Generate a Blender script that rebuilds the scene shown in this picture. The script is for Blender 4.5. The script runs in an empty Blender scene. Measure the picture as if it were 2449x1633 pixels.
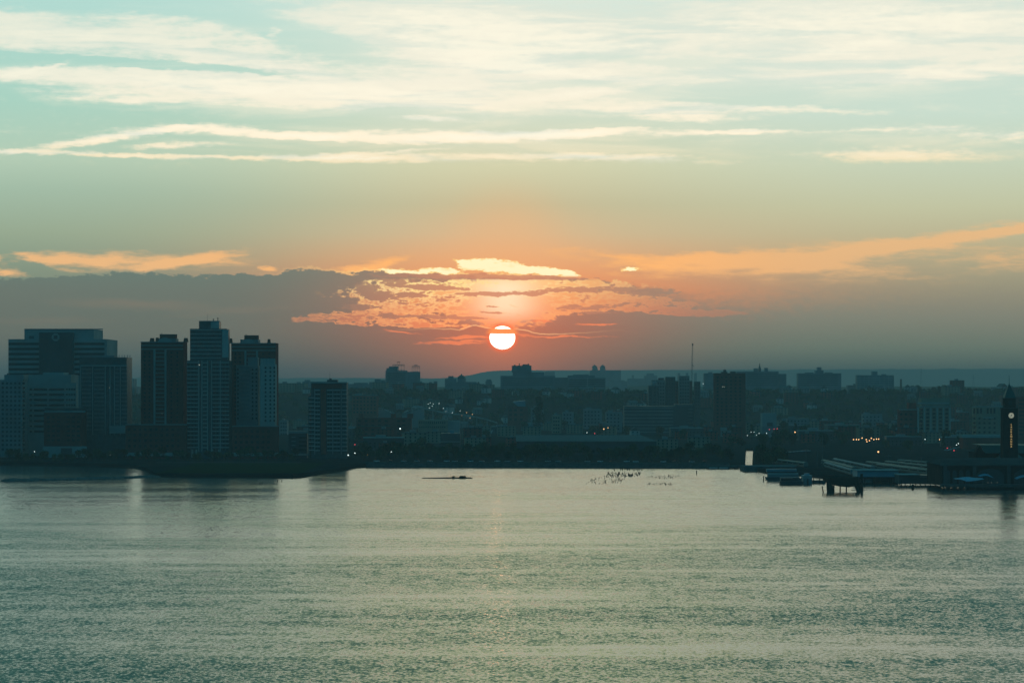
import bpy, math, random
from mathutils import Vector, noise as mnoise
R = math.radians
random.seed(7)
SC = bpy.context.scene
COL = SC.collection

# ------------------------------------------------------------------ camera
CAM_H, F, CU, HV = 62.0, 6672.0, 1224.5, 926.0     # camera height; focal length, centre column and horizon row of the photo
cd = bpy.data.cameras.new('camera'); cam = bpy.data.objects.new('camera', cd); COL.objects.link(cam)
cd.sensor_width = 36.0; cd.lens = 36.0 * F / 2449.0; cd.shift_y = 109.5 / 2449.0
cd.clip_start = 1.0; cd.clip_end = 60000.0
cam.location = (0, 0, CAM_H); cam.rotation_euler = (R(90), 0, 0)
SC.camera = cam
SC.view_settings.view_transform = 'Standard'; SC.view_settings.look = 'None'
SC.view_settings.exposure = 0.0; SC.view_settings.gamma = 1.0
SC.render.engine = 'CYCLES'
cy = SC.cycles
cy.use_denoising = True
cy.max_bounces = 6; cy.diffuse_bounces = 2; cy.glossy_bounces = 3; cy.transmission_bounces = 2
cy.volume_bounces = 0; cy.transparent_max_bounces = 6
cy.sample_clamp_indirect = 4.0

# ------------------------------------------------------------------ light
SUN_U, SUN_V = 1201.5, 807.5
SUN_AZ = math.atan((SUN_U - CU) / F); SUN_EL = math.atan((HV - SUN_V) / F)
sl = bpy.data.lights.new('sun', 'SUN'); so = bpy.data.objects.new('sun', sl); COL.objects.link(so)
sl.energy = 0.004; sl.angle = R(0.5); sl.color = (1.0, 0.45, 0.2)
sdir = Vector((math.sin(SUN_AZ) * math.cos(SUN_EL), math.cos(SUN_AZ) * math.cos(SUN_EL), math.sin(SUN_EL)))
so.rotation_euler = (-sdir).to_track_quat('-Z', 'Y').to_euler()

HAZE_K = 8.0e-5                      # extinction per metre
HAZE_S = (0.065, 0.120, 0.112)       # light the haze scatters back over a long path
def lin(c, k=1.0):
    o = []
    for x in c[:3]:
        x = x / 255.0
        o.append((x / 12.92 if x <= 0.04045 else ((x + 0.055) / 1.055) ** 2.4) * k)
    return (o[0], o[1], o[2], 1.0)

class NT:
    """small helper to write shader node maths"""
    def __init__(s, tree): s.t = tree
    def n(s, typ, **kw):
        n = s.t.nodes.new(typ)
        for k, v in kw.items(): setattr(n, k, v)
        return n
    def put(s, sock, v):
        if isinstance(v, bpy.types.NodeSocket): s.t.links.new(v, sock)
        elif v is not None: sock.default_value = v
    def m(s, op, a, b=None, c=None, clamp=False):
        n = s.n('ShaderNodeMath', operation=op, use_clamp=clamp)
        for i, v in enumerate((a, b, c)): s.put(n.inputs[i], v)
        return n.outputs[0]
    def ss(s, v, lo, hi, a=0.0, b=1.0, kind='SMOOTHSTEP'):
        n = s.n('ShaderNodeMapRange', interpolation_type=kind)
        for i, x in enumerate((v, lo, hi, a, b)): s.put(n.inputs[i], x)
        return n.outputs[0]
    def mix(s, f, a, b, blend='MIX'):
        n = s.n('ShaderNodeMix', data_type='RGBA', blend_type=blend)
        s.put(n.inputs[0], f); s.put(n.inputs[6], a); s.put(n.inputs[7], b)
        return n.outputs[2]
    def ramp(s, f, stops, raw=False, interp='LINEAR'):
        n = s.n('ShaderNodeValToRGB'); cr = n.color_ramp; cr.interpolation = interp
        while len(cr.elements) < len(stops): cr.elements.new(0.5)
        for e, (p, c) in zip(cr.elements, stops):
            e.position = p; e.color = c if raw else lin(c)
        s.put(n.inputs[0], f)
        return n.outputs[0]
    def xyz(s, x, y, z=0.0):
        n = s.n('ShaderNodeCombineXYZ')
        for i, v in enumerate((x, y, z)): s.put(n.inputs[i], v)
        return n.outputs[0]
    def noise(s, vec, scale, detail=3.0, rough=0.5, dims='3D', dist=0.0):
        n = s.n('ShaderNodeTexNoise', noise_dimensions=dims)
        s.put(n.inputs['Vector'], vec); n.inputs['Scale'].default_value = scale
        n.inputs['Detail'].default_value = detail; n.inputs['Roughness'].default_value = rough
        n.inputs['Distortion'].default_value = dist
        return n.outputs
    def vm(s, op, a, b=None):
        n = s.n('ShaderNodeVectorMath', operation=op)
        s.put(n.inputs[0], a); s.put(n.inputs[1], b)
        return n.outputs[0]
    def curve(s, f, pts, lo, hi):
        """piecewise curve: x in 0..1, y scaled from lo..hi"""
        n = s.n('ShaderNodeFloatCurve'); c = n.mapping.curves[0]
        while len(c.points) < len(pts): c.points.new(0.5, 0.5)
        for p, (x, y) in zip(c.points, pts):
            p.location = (x, (y - lo) / (hi - lo)); p.handle_type = 'VECTOR'
        n.mapping.update()
        s.put(n.inputs['Value'], f)
        return s.m('MULTIPLY_ADD', n.outputs[0], hi - lo, lo)
    def strokes(s, vec, lst, wide=1.0):
        acc = 0.0
        for (u, v, L, T, ang, w) in lst:
            mp = s.n('ShaderNodeMapping', vector_type='TEXTURE'); s.put(mp.inputs[0], vec)
            mp.inputs[1].default_value = (u / 100, v / 100, 0)
            mp.inputs[2].default_value = (0, 0, R(ang)); mp.inputs[3].default_value = (L * wide / 100, T * wide / 100, 1)
            g = s.n('ShaderNodeTexGradient', gradient_type='SPHERICAL'); s.t.links.new(mp.outputs[0], g.inputs[0])
            acc = s.m('MULTIPLY_ADD', g.outputs['Fac'], w, acc)
        return acc

W = bpy.data.worlds.new('World'); SC.world = W; W.use_nodes = True
W.cycles.sampling_method = 'MANUAL'; W.cycles.sample_map_resolution = 1024
wt = W.node_tree; wt.nodes.clear(); N = NT(wt)
tc = N.n('ShaderNodeTexCoord'); sp = N.n('ShaderNodeSeparateXYZ'); wt.links.new(tc.outputs['Generated'], sp.inputs[0])
dx, dy, dz = sp.outputs
az = N.m('ARCTAN2', dx, dy)
hyp = N.m('MAXIMUM', N.m('SQRT', N.m('ADD', N.m('MULTIPLY', dx, dx), N.m('MULTIPLY', dy, dy))), 0.001)
tel = N.m('DIVIDE', dz, hyp)                                   # tangent of the elevation
U = N.m('MULTIPLY_ADD', az, F / 100, CU / 100)                 # sky azimuth, hundredths of a photo pixel's angle
V = N.m('MULTIPLY_ADD', tel, -F / 100, HV / 100)               # sky height, growing downwards
UV = N.xyz(U, V)
# warped coordinates for the clouds
n1 = N.noise(N.xyz(N.m('MULTIPLY', U, 0.45), N.m('MULTIPLY', V, 1.6), 3.1), 1.0, 4, 0.55)[1]
w1 = N.vm('MULTIPLY', N.vm('SUBTRACT', n1, (0.5, 0.5, 0.5)), (2.6, 0.55, 0))
n2 = N.noise(N.xyz(N.m('MULTIPLY', U, 2.2), N.m('MULTIPLY', V, 6.5), 8.3), 1.0, 5, 0.6)[1]
w2 = N.vm('MULTIPLY', N.vm('SUBTRACT', n2, (0.5, 0.5, 0.5)), (0.6, 0.16, 0))
UVw = N.vm('ADD', UV, N.vm('ADD', w1, w2))
UVs = N.vm('ADD', UV, N.vm('ADD', N.vm('MULTIPLY', w1, (0.42, 0.36, 0)), N.vm('MULTIPLY', w2, (1.3, 1.1, 0))))
fine = N.noise(N.xyz(N.m('MULTIPLY', U, 1.3), N.m('MULTIPLY', V, 7.0), 1.7), 1.0, 6, 0.62)[0]
puff = N.noise(N.xyz(N.m('MULTIPLY', U, 4.0), N.m('MULTIPLY', V, 9.0), 5.7), 1.0, 6, 0.6)[0]
curl = N.noise(N.xyz(N.m('MULTIPLY', U, 2.6), N.m('MULTIPLY', V, 4.5), 9.9), 1.0, 5, 0.55)[0]

streak = N.noise(N.xyz(N.m('MULTIPLY', U, 1.5), N.m('MULTIPLY', V, 13.0), 2.2), 1.0, 5, 0.6, dist=0.4)[0]
def vr(stops): return [((v + 1000) / 2000.0, c) for v, c in stops]   # ramp positions for V from -1000 to 1000
Vn = N.m('MULTIPLY_ADD', V, 0.05, 0.5)
left = N.ramp(Vn, vr([(-1000, (95, 160, 145)), (0, (172, 214, 206)), (250, (164, 206, 190)), (385, (174, 200, 178)), (460, (157, 184, 163)),
    (560, (146, 166, 142)), (660, (122, 142, 124)), (760, (105, 122, 112)), (926, (80, 98, 95))]))
cent = N.ramp(Vn, vr([(-1000, (130, 182, 155)), (0, (214, 228, 216)), (260, (206, 219, 200)), (400, (206, 206, 170)), (490, (193, 186, 149)),
    (560, (206, 182, 142)), (620, (226, 168, 118)), (700, (238, 140, 88)), (790, (200, 120, 90)), (926, (125, 110, 98))]))
right = N.ramp(Vn, vr([(-1000, (115, 172, 150)), (0, (206, 224, 214)), (280, (196, 217, 202)), (400, (193, 206, 181)), (500, (189, 193, 160)),
    (590, (180, 172, 138)), (680, (150, 148, 124)), (780, (118, 126, 110)), (926, (80, 98, 92))]))
side = N.mix(N.ss(U, 5.0, 20.0), left, right)
cw = N.m('SUBTRACT', U, 12.0); cw = N.m('EXPONENT', N.m('MULTIPLY', N.m('MULTIPLY', cw, cw), -1 / 34.0))
c = N.mix(cw, side, cent)

gl = N.strokes(UV, [(1210,600,330,190,0,1.0),(1215,560,160,170,0,.5)])
c = N.mix(N.ss(gl, 0.0, 1.3, 0.0, 0.42), c, lin((238, 178, 122)))
# high cream cloud sheets
cream = [
 (300,100,460,66,7,1.1),(40,95,220,50,3,.7),(640,165,240,26,9,.8),(330,42,120,16,3,.6),(430,50,50,8,0,.5),(650,80,22,14,0,.8),
 (1000,60,520,120,4,.9),(1150,130,420,80,3,.9),(1700,60,900,90,0,.95),(2250,60,620,90,0,.95),(2000,135,620,50,0,.8),
 (1350,120,260,40,0,.5),(780,100,240,44,11,-1.1),(1410,140,130,14,0,-.75),(320,25,330,34,0,-.7),(1700,140,240,22,0,-.5),(2230,125,170,20,-3,-.45),
 (130,166,110,7,-14,.9),(230,192,330,24,1,1.1),(60,185,90,16,-6,.7),(230,235,190,24,4,.65),(520,200,300,30,2,.9),(470,232,240,30,0,.7),
 (800,225,420,44,2,.95),(1060,235,380,50,0,.85),(1000,283,150,9,2,.95),(360,158,330,11,3,-1.3),(640,178,150,7,8,-.9),
 (1230,160,150,22,0,.9),(1400,182,260,17,6,.95),(1430,222,190,13,-5,1.25),(1600,266,240,24,2,1.1),(1860,263,280,9,3,.85),
 (1950,188,520,26,0,.8),(2300,184,320,22,-3,1.0),(1750,222,360,14,3,-1.0),(880,274,280,12,-2,-1.1),(560,266,180,10,3,-.9),(1330,204,120,8,-5,-.9),(2120,232,380,16,-2,-.9),(1230,303,380,6,-1,-1.0),(1560,150,260,12,3,-.7),(1900,110,300,14,-4,-.6),(1120,90,260,12,6,-.5),(740,345,260,9,2,-.8),(1000,352,120,6,-4,-.7),
 (230,344,240,10,-9,1.15),(420,352,130,8,-3,1.05),(400,318,190,15,-3,.8),(640,322,230,11,3,.95),(900,328,380,15,-1,.95),
 (1180,328,330,16,-3,1.35),(1370,318,190,10,-4,1.0),(1680,318,260,9,0,.75),(1790,316,110,7,0,.6),
 (350,378,620,7,1,1.15),(840,382,330,8,1,.95),(930,365,170,8,-5,.95),(1180,376,440,10,0,.95),(1490,378,260,11,3,.75),
 (2340,330,260,20,5,.65),(2080,314,200,8,0,.4),(2150,377,260,19,2,.8),(1700,395,400,10,0,.15)]
dens = N.strokes(UVs, cream, 1.22)
# above the frame: streaky cloud cover with gaps, thinning towards the zenith
hi = N.noise(N.xyz(N.m('MULTIPLY', U, 0.06), N.m('MULTIPLY', V, 0.22), 0.0), 1.0, 6, 0.6)[0]
dens = N.m('ADD', dens, N.m('MULTIPLY', N.ss(V, 0.6, -3.0), N.ss(hi, 0.38, 0.62, 0.1, 0.9)))
dens = N.m('ADD', dens, N.m('MULTIPLY', N.m('SUBTRACT', fine, 0.5), N.ss(dens, 0.0, 0.5, 0.1, 1.25)))
broad = N.noise(N.xyz(N.m('MULTIPLY', U, 0.30), N.m('MULTIPLY', V, 2.6), 6.6), 1.0, 5, 0.55, dist=0.5)[0]
dens = N.m('ADD', dens, N.m('MULTIPLY', N.m('SUBTRACT', broad, 0.5), N.ss(dens, 0.0, 0.4, 0.2, 1.5)))
dens = N.m('ADD', dens, N.m('MULTIPLY', N.m('SUBTRACT', puff, 0.5), 0.75))
veil = N.strokes(UVs, [(380,215,560,70,3,1.0),(1000,240,700,80,0,1.2),(1500,180,900,110,0,1.3),(1200,330,900,50,0,.7),(2100,130,800,100,0,1.1),(520,350,620,40,1,.35),(2250,215,420,40,0,.5),(2250,350,360,50,3,.6),(250,60,400,60,0,.5),(1450,370,500,30,2,.5)])
veil = N.m('ADD', veil, N.m('MULTIPLY', N.m('SUBTRACT', broad, 0.5), 2.0))
va = N.m('MULTIPLY', N.ss(veil, 0.05, 1.1), N.ss(V, 4.1, 3.7))
ca = N.m('MULTIPLY', N.ss(dens, -0.02, 0.95), N.ss(V, 4.25, 3.9))
ca = N.m('SUBTRACT', 1.0, N.m('MULTIPLY', N.m('SUBTRACT', 1.0, ca), N.m('MULTIPLY_ADD', va, -0.48, 1.0)))
ccol = N.ramp(Vn, vr([(-1000, (140, 186, 160)), (-750, (205, 208, 150)), (-350, (248, 230, 166)), (0, (226, 230, 214)), (200, (240, 236, 216)), (330, (253, 240, 212)), (400, (236, 222, 184))]))
ccol = N.mix(N.m('MULTIPLY', N.ss(broad, 0.56, 0.36), 0.65), ccol, lin((208, 222, 210)))
ccol = N.mix(N.m('MULTIPLY', N.ss(dens, 0.8, 1.8), 0.65), ccol, lin((254, 247, 224)))
ccol = N.mix(N.m('MULTIPLY', N.m('MULTIPLY', N.ss(U, 9.0, 0.0), 0.3), N.ss(V, 2.8, 1.5)), ccol, lin((214, 226, 210)))
c = N.mix(N.m('MULTIPLY', ca, 0.97), c, ccol)

# apricot sheets above the cloud bank
apr = [(240,628,330,24,0,1.0),(120,622,180,12,1,.5),(480,622,130,13,-9,1.1),(90,646,80,13,26,-1.1),(30,658,60,9,3,1.0),(20,728,70,14,4,.6),
 (640,645,26,6,0,1.1),(850,643,130,14,-12,1.1),(930,632,60,10,-22,.5),
 (1740,622,110,16,3,.9),(1950,612,330,34,-4,.85),(2250,576,360,20,-9,1.1),(2430,552,160,12,-9,.9),(1850,645,260,34,4,.55),(2400,625,170,32,0,.6),
 (2090,650,260,22,6,.4),(1560,640,160,30,0,.5),(1450,612,220,18,4,.5)]
ad = N.strokes(UVs, apr, 1.35)
ad = N.m('ADD', ad, N.m('MULTIPLY', N.m('SUBTRACT', fine, 0.5), N.ss(ad, 0.0, 0.3, 0.0, 1.6)))
aa = N.ss(ad, 0.04, 1.05)
acol = N.mix(N.ss(N.m('ABSOLUTE', N.m('SUBTRACT', U, 12.0)), 2.0, 9.0), lin((255, 184, 112)), lin((236, 184, 128)))
c = N.mix(N.m('MULTIPLY', aa, N.ss(U, 15.0, 19.0, 0.92, 0.74)), c, acol)

# grey cloud bank with a billowing upper edge
def bankramp(st): return N.ramp(Vn, vr(st))
bl = bankramp([(640, (104, 124, 114)), (700, (106, 118, 108)), (800, (103, 112, 102)), (880, (80, 98, 94)), (926, (72, 92, 90))])
bc = bankramp([(640, (172, 134, 108)), (720, (184, 126, 100)), (790, (170, 112, 90)), (840, (146, 110, 92)), (890, (110, 104, 94)), (926, (84, 96, 92))])
br = bankramp([(640, (160, 150, 124)), (700, (142, 138, 120)), (760, (126, 130, 115)), (830, (104, 118, 105)), (885, (78, 98, 92)), (926, (72, 92, 90))])
bside = N.mix(N.ss(U, 8.0, 20.0), bl, br)
cw2 = N.m('SUBTRACT', U, 12.0); cw2 = N.m('EXPONENT', N.m('MULTIPLY', N.m('MULTIPLY', cw2, cw2), -1 / 13.0))
bank = N.mix(cw2, bside, bc)
Un = N.m('DIVIDE', U, 24.49, clamp=True)
def up(pts): return [(min(1, max(0, u / 2449.0)), v) for u, v in pts]
edge = N.curve(Un, up([(0,668),(90,668),(150,660),(180,664),(230,658),(310,651),(350,657),(400,655),(480,661),(560,657),(600,652),(650,657),(700,645),
    (740,640),(800,651),(850,654),(870,644),(900,647),(1000,653),(1080,658),(1300,661),(1400,668),(1560,680),(1700,690),(1900,670),(2100,665),(2449,668)]), 600, 720)
edge = N.m('ADD', N.m('MULTIPLY', edge, 0.01), N.m('MULTIPLY', N.m('SUBTRACT', puff, 0.5), N.ss(U, 16.0, 17.5, 0.38, 0.9)))
soft = N.ss(U, 14.0, 18.5, 0.035, 1.0)
ba = N.ss(N.m('DIVIDE', N.m('SUBTRACT', V, edge), soft), 0.0, 1.0)
rim = N.m('MULTIPLY', N.ss(N.m('ABSOLUTE', N.m('SUBTRACT', V, N.m('ADD', edge, -0.01))), 0.05, 0.0), N.m('MULTIPLY', N.ss(U, 5.5, 11.5), N.ss(U, 13.9, 12.8)))
c = N.mix(ba, c, bank)
c = N.mix(N.m('MULTIPLY', rim, 0.9), c, lin((255, 214, 138)))
rl = N.strokes(UVs, [(330,730,260,16,2,.5),(560,745,200,10,-4,.3),(120,770,200,12,0,.25)])
c = N.mix(N.m('MULTIPLY', rl, 0.55), c, lin((150, 128, 108)))

# lit openings in the bank round the sun
hole = N.strokes(UVs, [(1200,708,500,66,0,1.35),(930,690,110,42,0,.8),(1000,735,250,20,-3,.9),(850,757,170,14,-2,.75),(1450,728,330,26,3,1.0),(1600,742,260,12,3,.5),
   (1200,748,170,52,0,1.6),(900,764,240,24,1,.85),(760,764,110,7,-3,.6),(1000,782,220,11,2,.7),(1650,747,220,10,2,.8),(1330,680,260,22,3,.9),(980,775,130,14,3,.5),(1180,818,120,6,-1,.8),(1000,795,160,9,3,-.6)])
hgate = N.ss(hole, 0.02, 0.45)
clump = N.noise(N.xyz(N.m('MULTIPLY', U, 1.7), N.m('MULTIPLY', V, 5.5), 12.7), 1.0, 7, 0.62, dist=0.35)[0]
grit = N.noise(N.xyz(N.m('MULTIPLY', U, 6.0), N.m('MULTIPLY', V, 17.0), 4.4), 1.0, 5, 0.62)[0]
hole = N.m('ADD', hole, N.m('MULTIPLY', N.m('SUBTRACT', curl, 0.5), 2.6))
hole = N.m('ADD', hole, N.m('MULTIPLY', N.m('SUBTRACT', grit, 0.5), 1.2))
ha = N.m('MULTIPLY', N.m('MULTIPLY', N.ss(hole, 0.34, 0.62), hgate), N.ss(V, 6.66, 6.72))
ra = N.m('MULTIPLY', N.ss(N.m('ABSOLUTE', N.m('SUBTRACT', hole, 0.62)), 0.16, 0.0), N.m('MULTIPLY', hgate, N.ss(V, 6.64, 6.70)))
du = N.m('SUBTRACT', U, 12.08)
du2 = N.m('MULTIPLY', du, du)
g0 = N.m('EXPONENT', N.m('MULTIPLY', du2, -1 / 0.55))
g1 = N.m('EXPONENT', N.m('MULTIPLY', du2, -1 / 7.0))
dul = N.m('ADD', du, 1.2); g2 = N.m('EXPONENT', N.m('MULTIPLY', N.m('MULTIPLY', dul, dul), -1 / 9.0))
hcol = N.mix(N.ss(V, 6.6, 7.8), N.mix(g1, lin((206, 150, 112)), lin((254, 182, 110))), N.mix(g1, lin((192, 124, 98)), lin((250, 146, 92))))
hcol = N.mix(N.m('MULTIPLY', N.m('MULTIPLY', g2, N.ss(V, 7.2, 6.65)), 0.6), hcol, lin((255, 220, 148)))
c = N.mix(N.m('MULTIPLY', ha, N.ss(N.m('ABSOLUTE', N.m('SUBTRACT', U, 12.0)), 6.2, 2.0, 0.25, 1.0)), c, hcol)
# the column of light over the sun
pil = N.m('MULTIPLY', N.m('MULTIPLY', g0, N.ss(V, 7.9, 7.3)), N.ss(V, 6.62, 6.9, 0.5, 1.0))
c = N.mix(N.m('MULTIPLY', pil, N.m('MULTIPLY', N.ss(V, 6.66, 6.70), 0.92)), c, lin((255, 238, 196)))
# small clouds floating before the opening: grey-mauve bodies, gilded edges
dk = N.strokes(UVs, [(1060,688,95,8,3,1.3),(1150,704,90,6,1,1.7),(1245,703,70,6,-1,1.5),(1370,694,150,9,-2,1.3),(1540,698,110,14,0,1.3),(1400,738,80,8,0,1.2),
  (1430,750,90,5,1,1.1),(950,757,60,6,1,1.2),(1040,757,90,6,1,1.4),(1110,764,70,6,2,1.3),(1165,750,30,4,4,1.2),(880,690,60,20,20,1.0),(905,708,60,10,5,1.0),
  (985,704,60,9,0,1.0),(1150,661,330,8,1,2.0),(860,735,80,14,0,1.0),(1170,733,22,3,3,1.1),(1310,665,100,5,-2,1.0),(960,680,90,12,8,.9),(1500,730,200,10,0,.4),(1000,672,140,9,4,.6)])
islm = N.m('MULTIPLY', N.ss(hole, 0.2, 1.0), hgate)
dk = N.m('ADD', dk, N.m('MULTIPLY', N.m('SUBTRACT', clump, 0.44), N.m('MULTIPLY', islm, N.ss(N.m('ABSOLUTE', du), 0.3, 1.6, -0.6, 2.6))))
dk = N.m('ADD', dk, N.m('MULTIPLY', N.m('SUBTRACT', grit, 0.5), N.ss(dk, -0.4, 0.3, 0.0, 1.7)))
rimd = N.m('MULTIPLY', N.ss(N.m('ABSOLUTE', N.m('SUBTRACT', dk, 0.26)), 0.24, 0.0), N.m('MULTIPLY', ha, 1.0))
c = N.mix(N.m('MULTIPLY', rimd, N.m('MULTIPLY', g2, 0.8)), c, N.mix(N.ss(V, 6.8, 7.6), lin((255, 234, 166)), lin((255, 182, 118))))
c = N.mix(N.m('MULTIPLY', N.m('MULTIPLY', ra, g2), 0.8), c, N.mix(N.ss(V, 6.7, 7.8), lin((255, 228, 146)), lin((255, 172, 108))))
c = N.mix(N.m('MULTIPLY', N.ss(dk, 0.36, 0.60), 0.88), c, N.mix(N.m('MULTIPLY', g1, 0.75), bank, lin((206, 140, 108))))
# brilliant cloud just over the bank
br_ = N.strokes(UVs, [(1185,637,105,20,3,2.0),(1300,647,110,12,5,2.0),(1110,632,40,12,10,1.0),(1000,650,110,6,1,1.2),(1050,645,60,8,0,1.1),(1500,645,46,8,-3,1.1),
    (1380,658,50,3,-2,.6),(1130,675,70,4,0,.5),(935,647,60,5,3,1.0)])
br_ = N.m('ADD', br_, N.m('MULTIPLY', N.m('SUBTRACT', puff, 0.5), N.ss(br_, 0.0, 0.4, 0.0, 3.0)))
br_ = N.m('ADD', br_, N.m('MULTIPLY', N.m('SUBTRACT', grit, 0.5), N.ss(br_, -0.1, 0.4, 0.0, 1.6)))
bcol = N.mix(N.ss(br_, 0.3, 0.75), lin((255, 206, 124)), lin((255, 248, 198)))
bcol = N.mix(N.ss(clump, 0.52, 0.66, 0.0, 0.7), bcol, lin((255, 226, 158)))
c = N.mix(N.m('MULTIPLY', N.ss(br_, 0.12, 0.45), N.m('MULTIPLY', N.ss(V, 6.64, 6.58), 0.97)), c, bcol)

# lower bank that crosses the sun
e2 = N.curve(Un, up([(0,830),(840,800),(900,795),(960,789),(1030,786),(1085,787),(1100,790),(1112,785),(1124,779),(1140,778),(1152,781),(1165,784),(1185,786),
    (1210,786.5),(1240,787),(1262,790),(1275,795),(1290,799),(1330,799),(1400,796),(1480,790),(1560,800),(1700,830),(2449,840)]), 760, 850)
e2 = N.m('ADD', N.m('MULTIPLY', e2, 0.01), N.m('MULTIPLY', N.m('SUBTRACT', puff, 0.5), 0.05))
b2 = N.m('MULTIPLY', N.ss(N.m('SUBTRACT', V, e2), 0.0, 0.035), N.m('MULTIPLY', N.ss(U, 7.6, 9.6), N.ss(U, 16.5, 14.0)))
c = N.mix(b2, c, bank)
low = N.strokes(UVs, [(1130,806,100,4,-3,1.1),(1120,815,130,3,-2,1.0),(1100,820,160,3,-1,.7),(1300,803,120,3,1,.8),(1400,806,150,3,0,.5),(950,796,60,4,6,.7),(1430,776,70,4,2,.9),(1300,772,30,3,0,.9)])
low = N.m('ADD', low, N.m('MULTIPLY', N.m('SUBTRACT', puff, 0.5), N.ss(low, 0.0, 0.3, 0.0, 0.8)))
c = N.mix(N.m('MULTIPLY', N.ss(low, 0.1, 0.6), 0.85), c, lin((248, 138, 92)))
r2 = N.m('MULTIPLY', N.ss(N.m('ABSOLUTE', N.m('SUBTRACT', V, e2)), 0.022, 0.0), N.m('EXPONENT', N.m('MULTIPLY', N.m('MULTIPLY', du, du), -1 / 2.4)))
c = N.mix(N.m('MULTIPLY', r2, N.ss(N.m('ABSOLUTE', N.m('SUBTRACT', U, SUN_U / 100)), 0.22, 0.30)), c, lin((255, 200, 140)))

# the sun itself, flattened near the horizon, and its glow
sx = N.m('DIVIDE', N.m('SUBTRACT', U, SUN_U / 100), 0.306); sy = N.m('DIVIDE', N.m('SUBTRACT', V, SUN_V / 100), 0.278)
rr = N.m('SQRT', N.m('ADD', N.m('MULTIPLY', sx, sx), N.m('MULTIPLY', sy, sy)))
glow = N.m('EXPONENT', N.m('MULTIPLY', rr, -1 / 3.2))
c = N.mix(N.m('MULTIPLY', glow, 0.45), c, lin((255, 134, 88)))
halo = N.ss(rr, 1.45, 1.0)
c = N.mix(N.m('MULTIPLY', halo, 0.6), c, lin((255, 112, 66)))
strip_lo = N.m('MULTIPLY_ADD', N.m('SUBTRACT', curl, 0.5), 0.04, 7.98)
inband = N.m('MULTIPLY', N.ss(N.m('SUBTRACT', V, e2), -0.012, 0.012), N.ss(N.m('SUBTRACT', V, strip_lo), 0.015, -0.015))
disc = N.m('MULTIPLY', N.ss(rr, 1.03, 0.97), N.m('SUBTRACT', 1.0, inband))
c = N.mix(disc, c, (2.6, 2.3, 1.75, 1))
c = N.mix(N.m('MULTIPLY', N.m('MULTIPLY', N.ss(rr, 1.5, 0.9), inband), 0.8), c, lin((255, 156, 88)))

# what the bounded haze between here and the sky will add and take away is allowed for, low down in the west
dist = N.m('MINIMUM', N.m('DIVIDE', 153.0, N.m('MAXIMUM', tel, 0.0005)), 26000.0)
tr = N.m('EXPONENT', N.m('MULTIPLY', dist, -HAZE_K))
vv_ = N.vm('SUBTRACT', c, N.vm('MULTIPLY', N.xyz(*HAZE_S), N.xyz(N.m('SUBTRACT', 1.0, tr), N.m('SUBTRACT', 1.0, tr), N.m('SUBTRACT', 1.0, tr))))
c = N.vm('MAXIMUM', N.vm('DIVIDE', vv_, N.xyz(tr, tr, tr)), (0.0, 0.0, 0.0))
# the rest of the dome: high western sky stays bright, the east behind the camera is dim blue-green dusk
el = N.m('ARCTANGENT', tel)
east = N.ss(dy, 0.75, -0.25)
upk = N.ss(el, R(22), R(55))
dark = N.mix(N.ss(el, R(-5), R(60)), (0.0030, 0.108, 0.185, 1), (0.016, 0.185, 0.275, 1))
# unseen sky over the sun, brightened and yellowed to warm the water below
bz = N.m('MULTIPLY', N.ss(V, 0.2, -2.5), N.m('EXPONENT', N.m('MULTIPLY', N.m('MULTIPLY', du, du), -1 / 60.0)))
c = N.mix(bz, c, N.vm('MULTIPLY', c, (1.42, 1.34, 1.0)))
wl = N.m('MULTIPLY', N.ss(V, 0.3, -4.5), N.m('MAXIMUM', N.ss(U, 14.0, -2.0), N.ss(U, 14.0, 27.0, 0.0, 0.8)))
c = N.mix(N.m('MULTIPLY', wl, 0.93), c, (0.05, 0.20, 0.17, 1))
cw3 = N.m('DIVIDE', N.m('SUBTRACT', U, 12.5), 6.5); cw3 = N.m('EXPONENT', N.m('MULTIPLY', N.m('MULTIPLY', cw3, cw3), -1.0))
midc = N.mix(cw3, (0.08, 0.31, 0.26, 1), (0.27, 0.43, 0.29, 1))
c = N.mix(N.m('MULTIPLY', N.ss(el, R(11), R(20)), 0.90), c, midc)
c = N.mix(N.m('MAXIMUM', east, upk), c, dark)
c = N.mix(N.ss(el, R(0.0), R(-0.6)), c, (0.010, 0.030, 0.035, 1))
# physical sky base
sky = N.n('ShaderNodeTexSky', sky_type='NISHITA'); sky.sun_disc = False
sky.sun_elevation = SUN_EL; sky.sun_rotation = SUN_AZ; sky.air_density = 1.6; sky.dust_density = 3.0
bg1 = N.n('ShaderNodeBackground'); wt.links.new(sky.outputs[0], bg1.inputs[0]); bg1.inputs[1].default_value = 0.05
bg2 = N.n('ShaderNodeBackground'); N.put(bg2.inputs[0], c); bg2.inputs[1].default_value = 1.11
ms = N.n('ShaderNodeMixShader'); ms.inputs[0].default_value = 0.94
wt.links.new(bg1.outputs[0], ms.inputs[1]); wt.links.new(bg2.outputs[0], ms.inputs[2])
wo = N.n('ShaderNodeOutputWorld'); wt.links.new(ms.outputs[0], wo.inputs[0])

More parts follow.
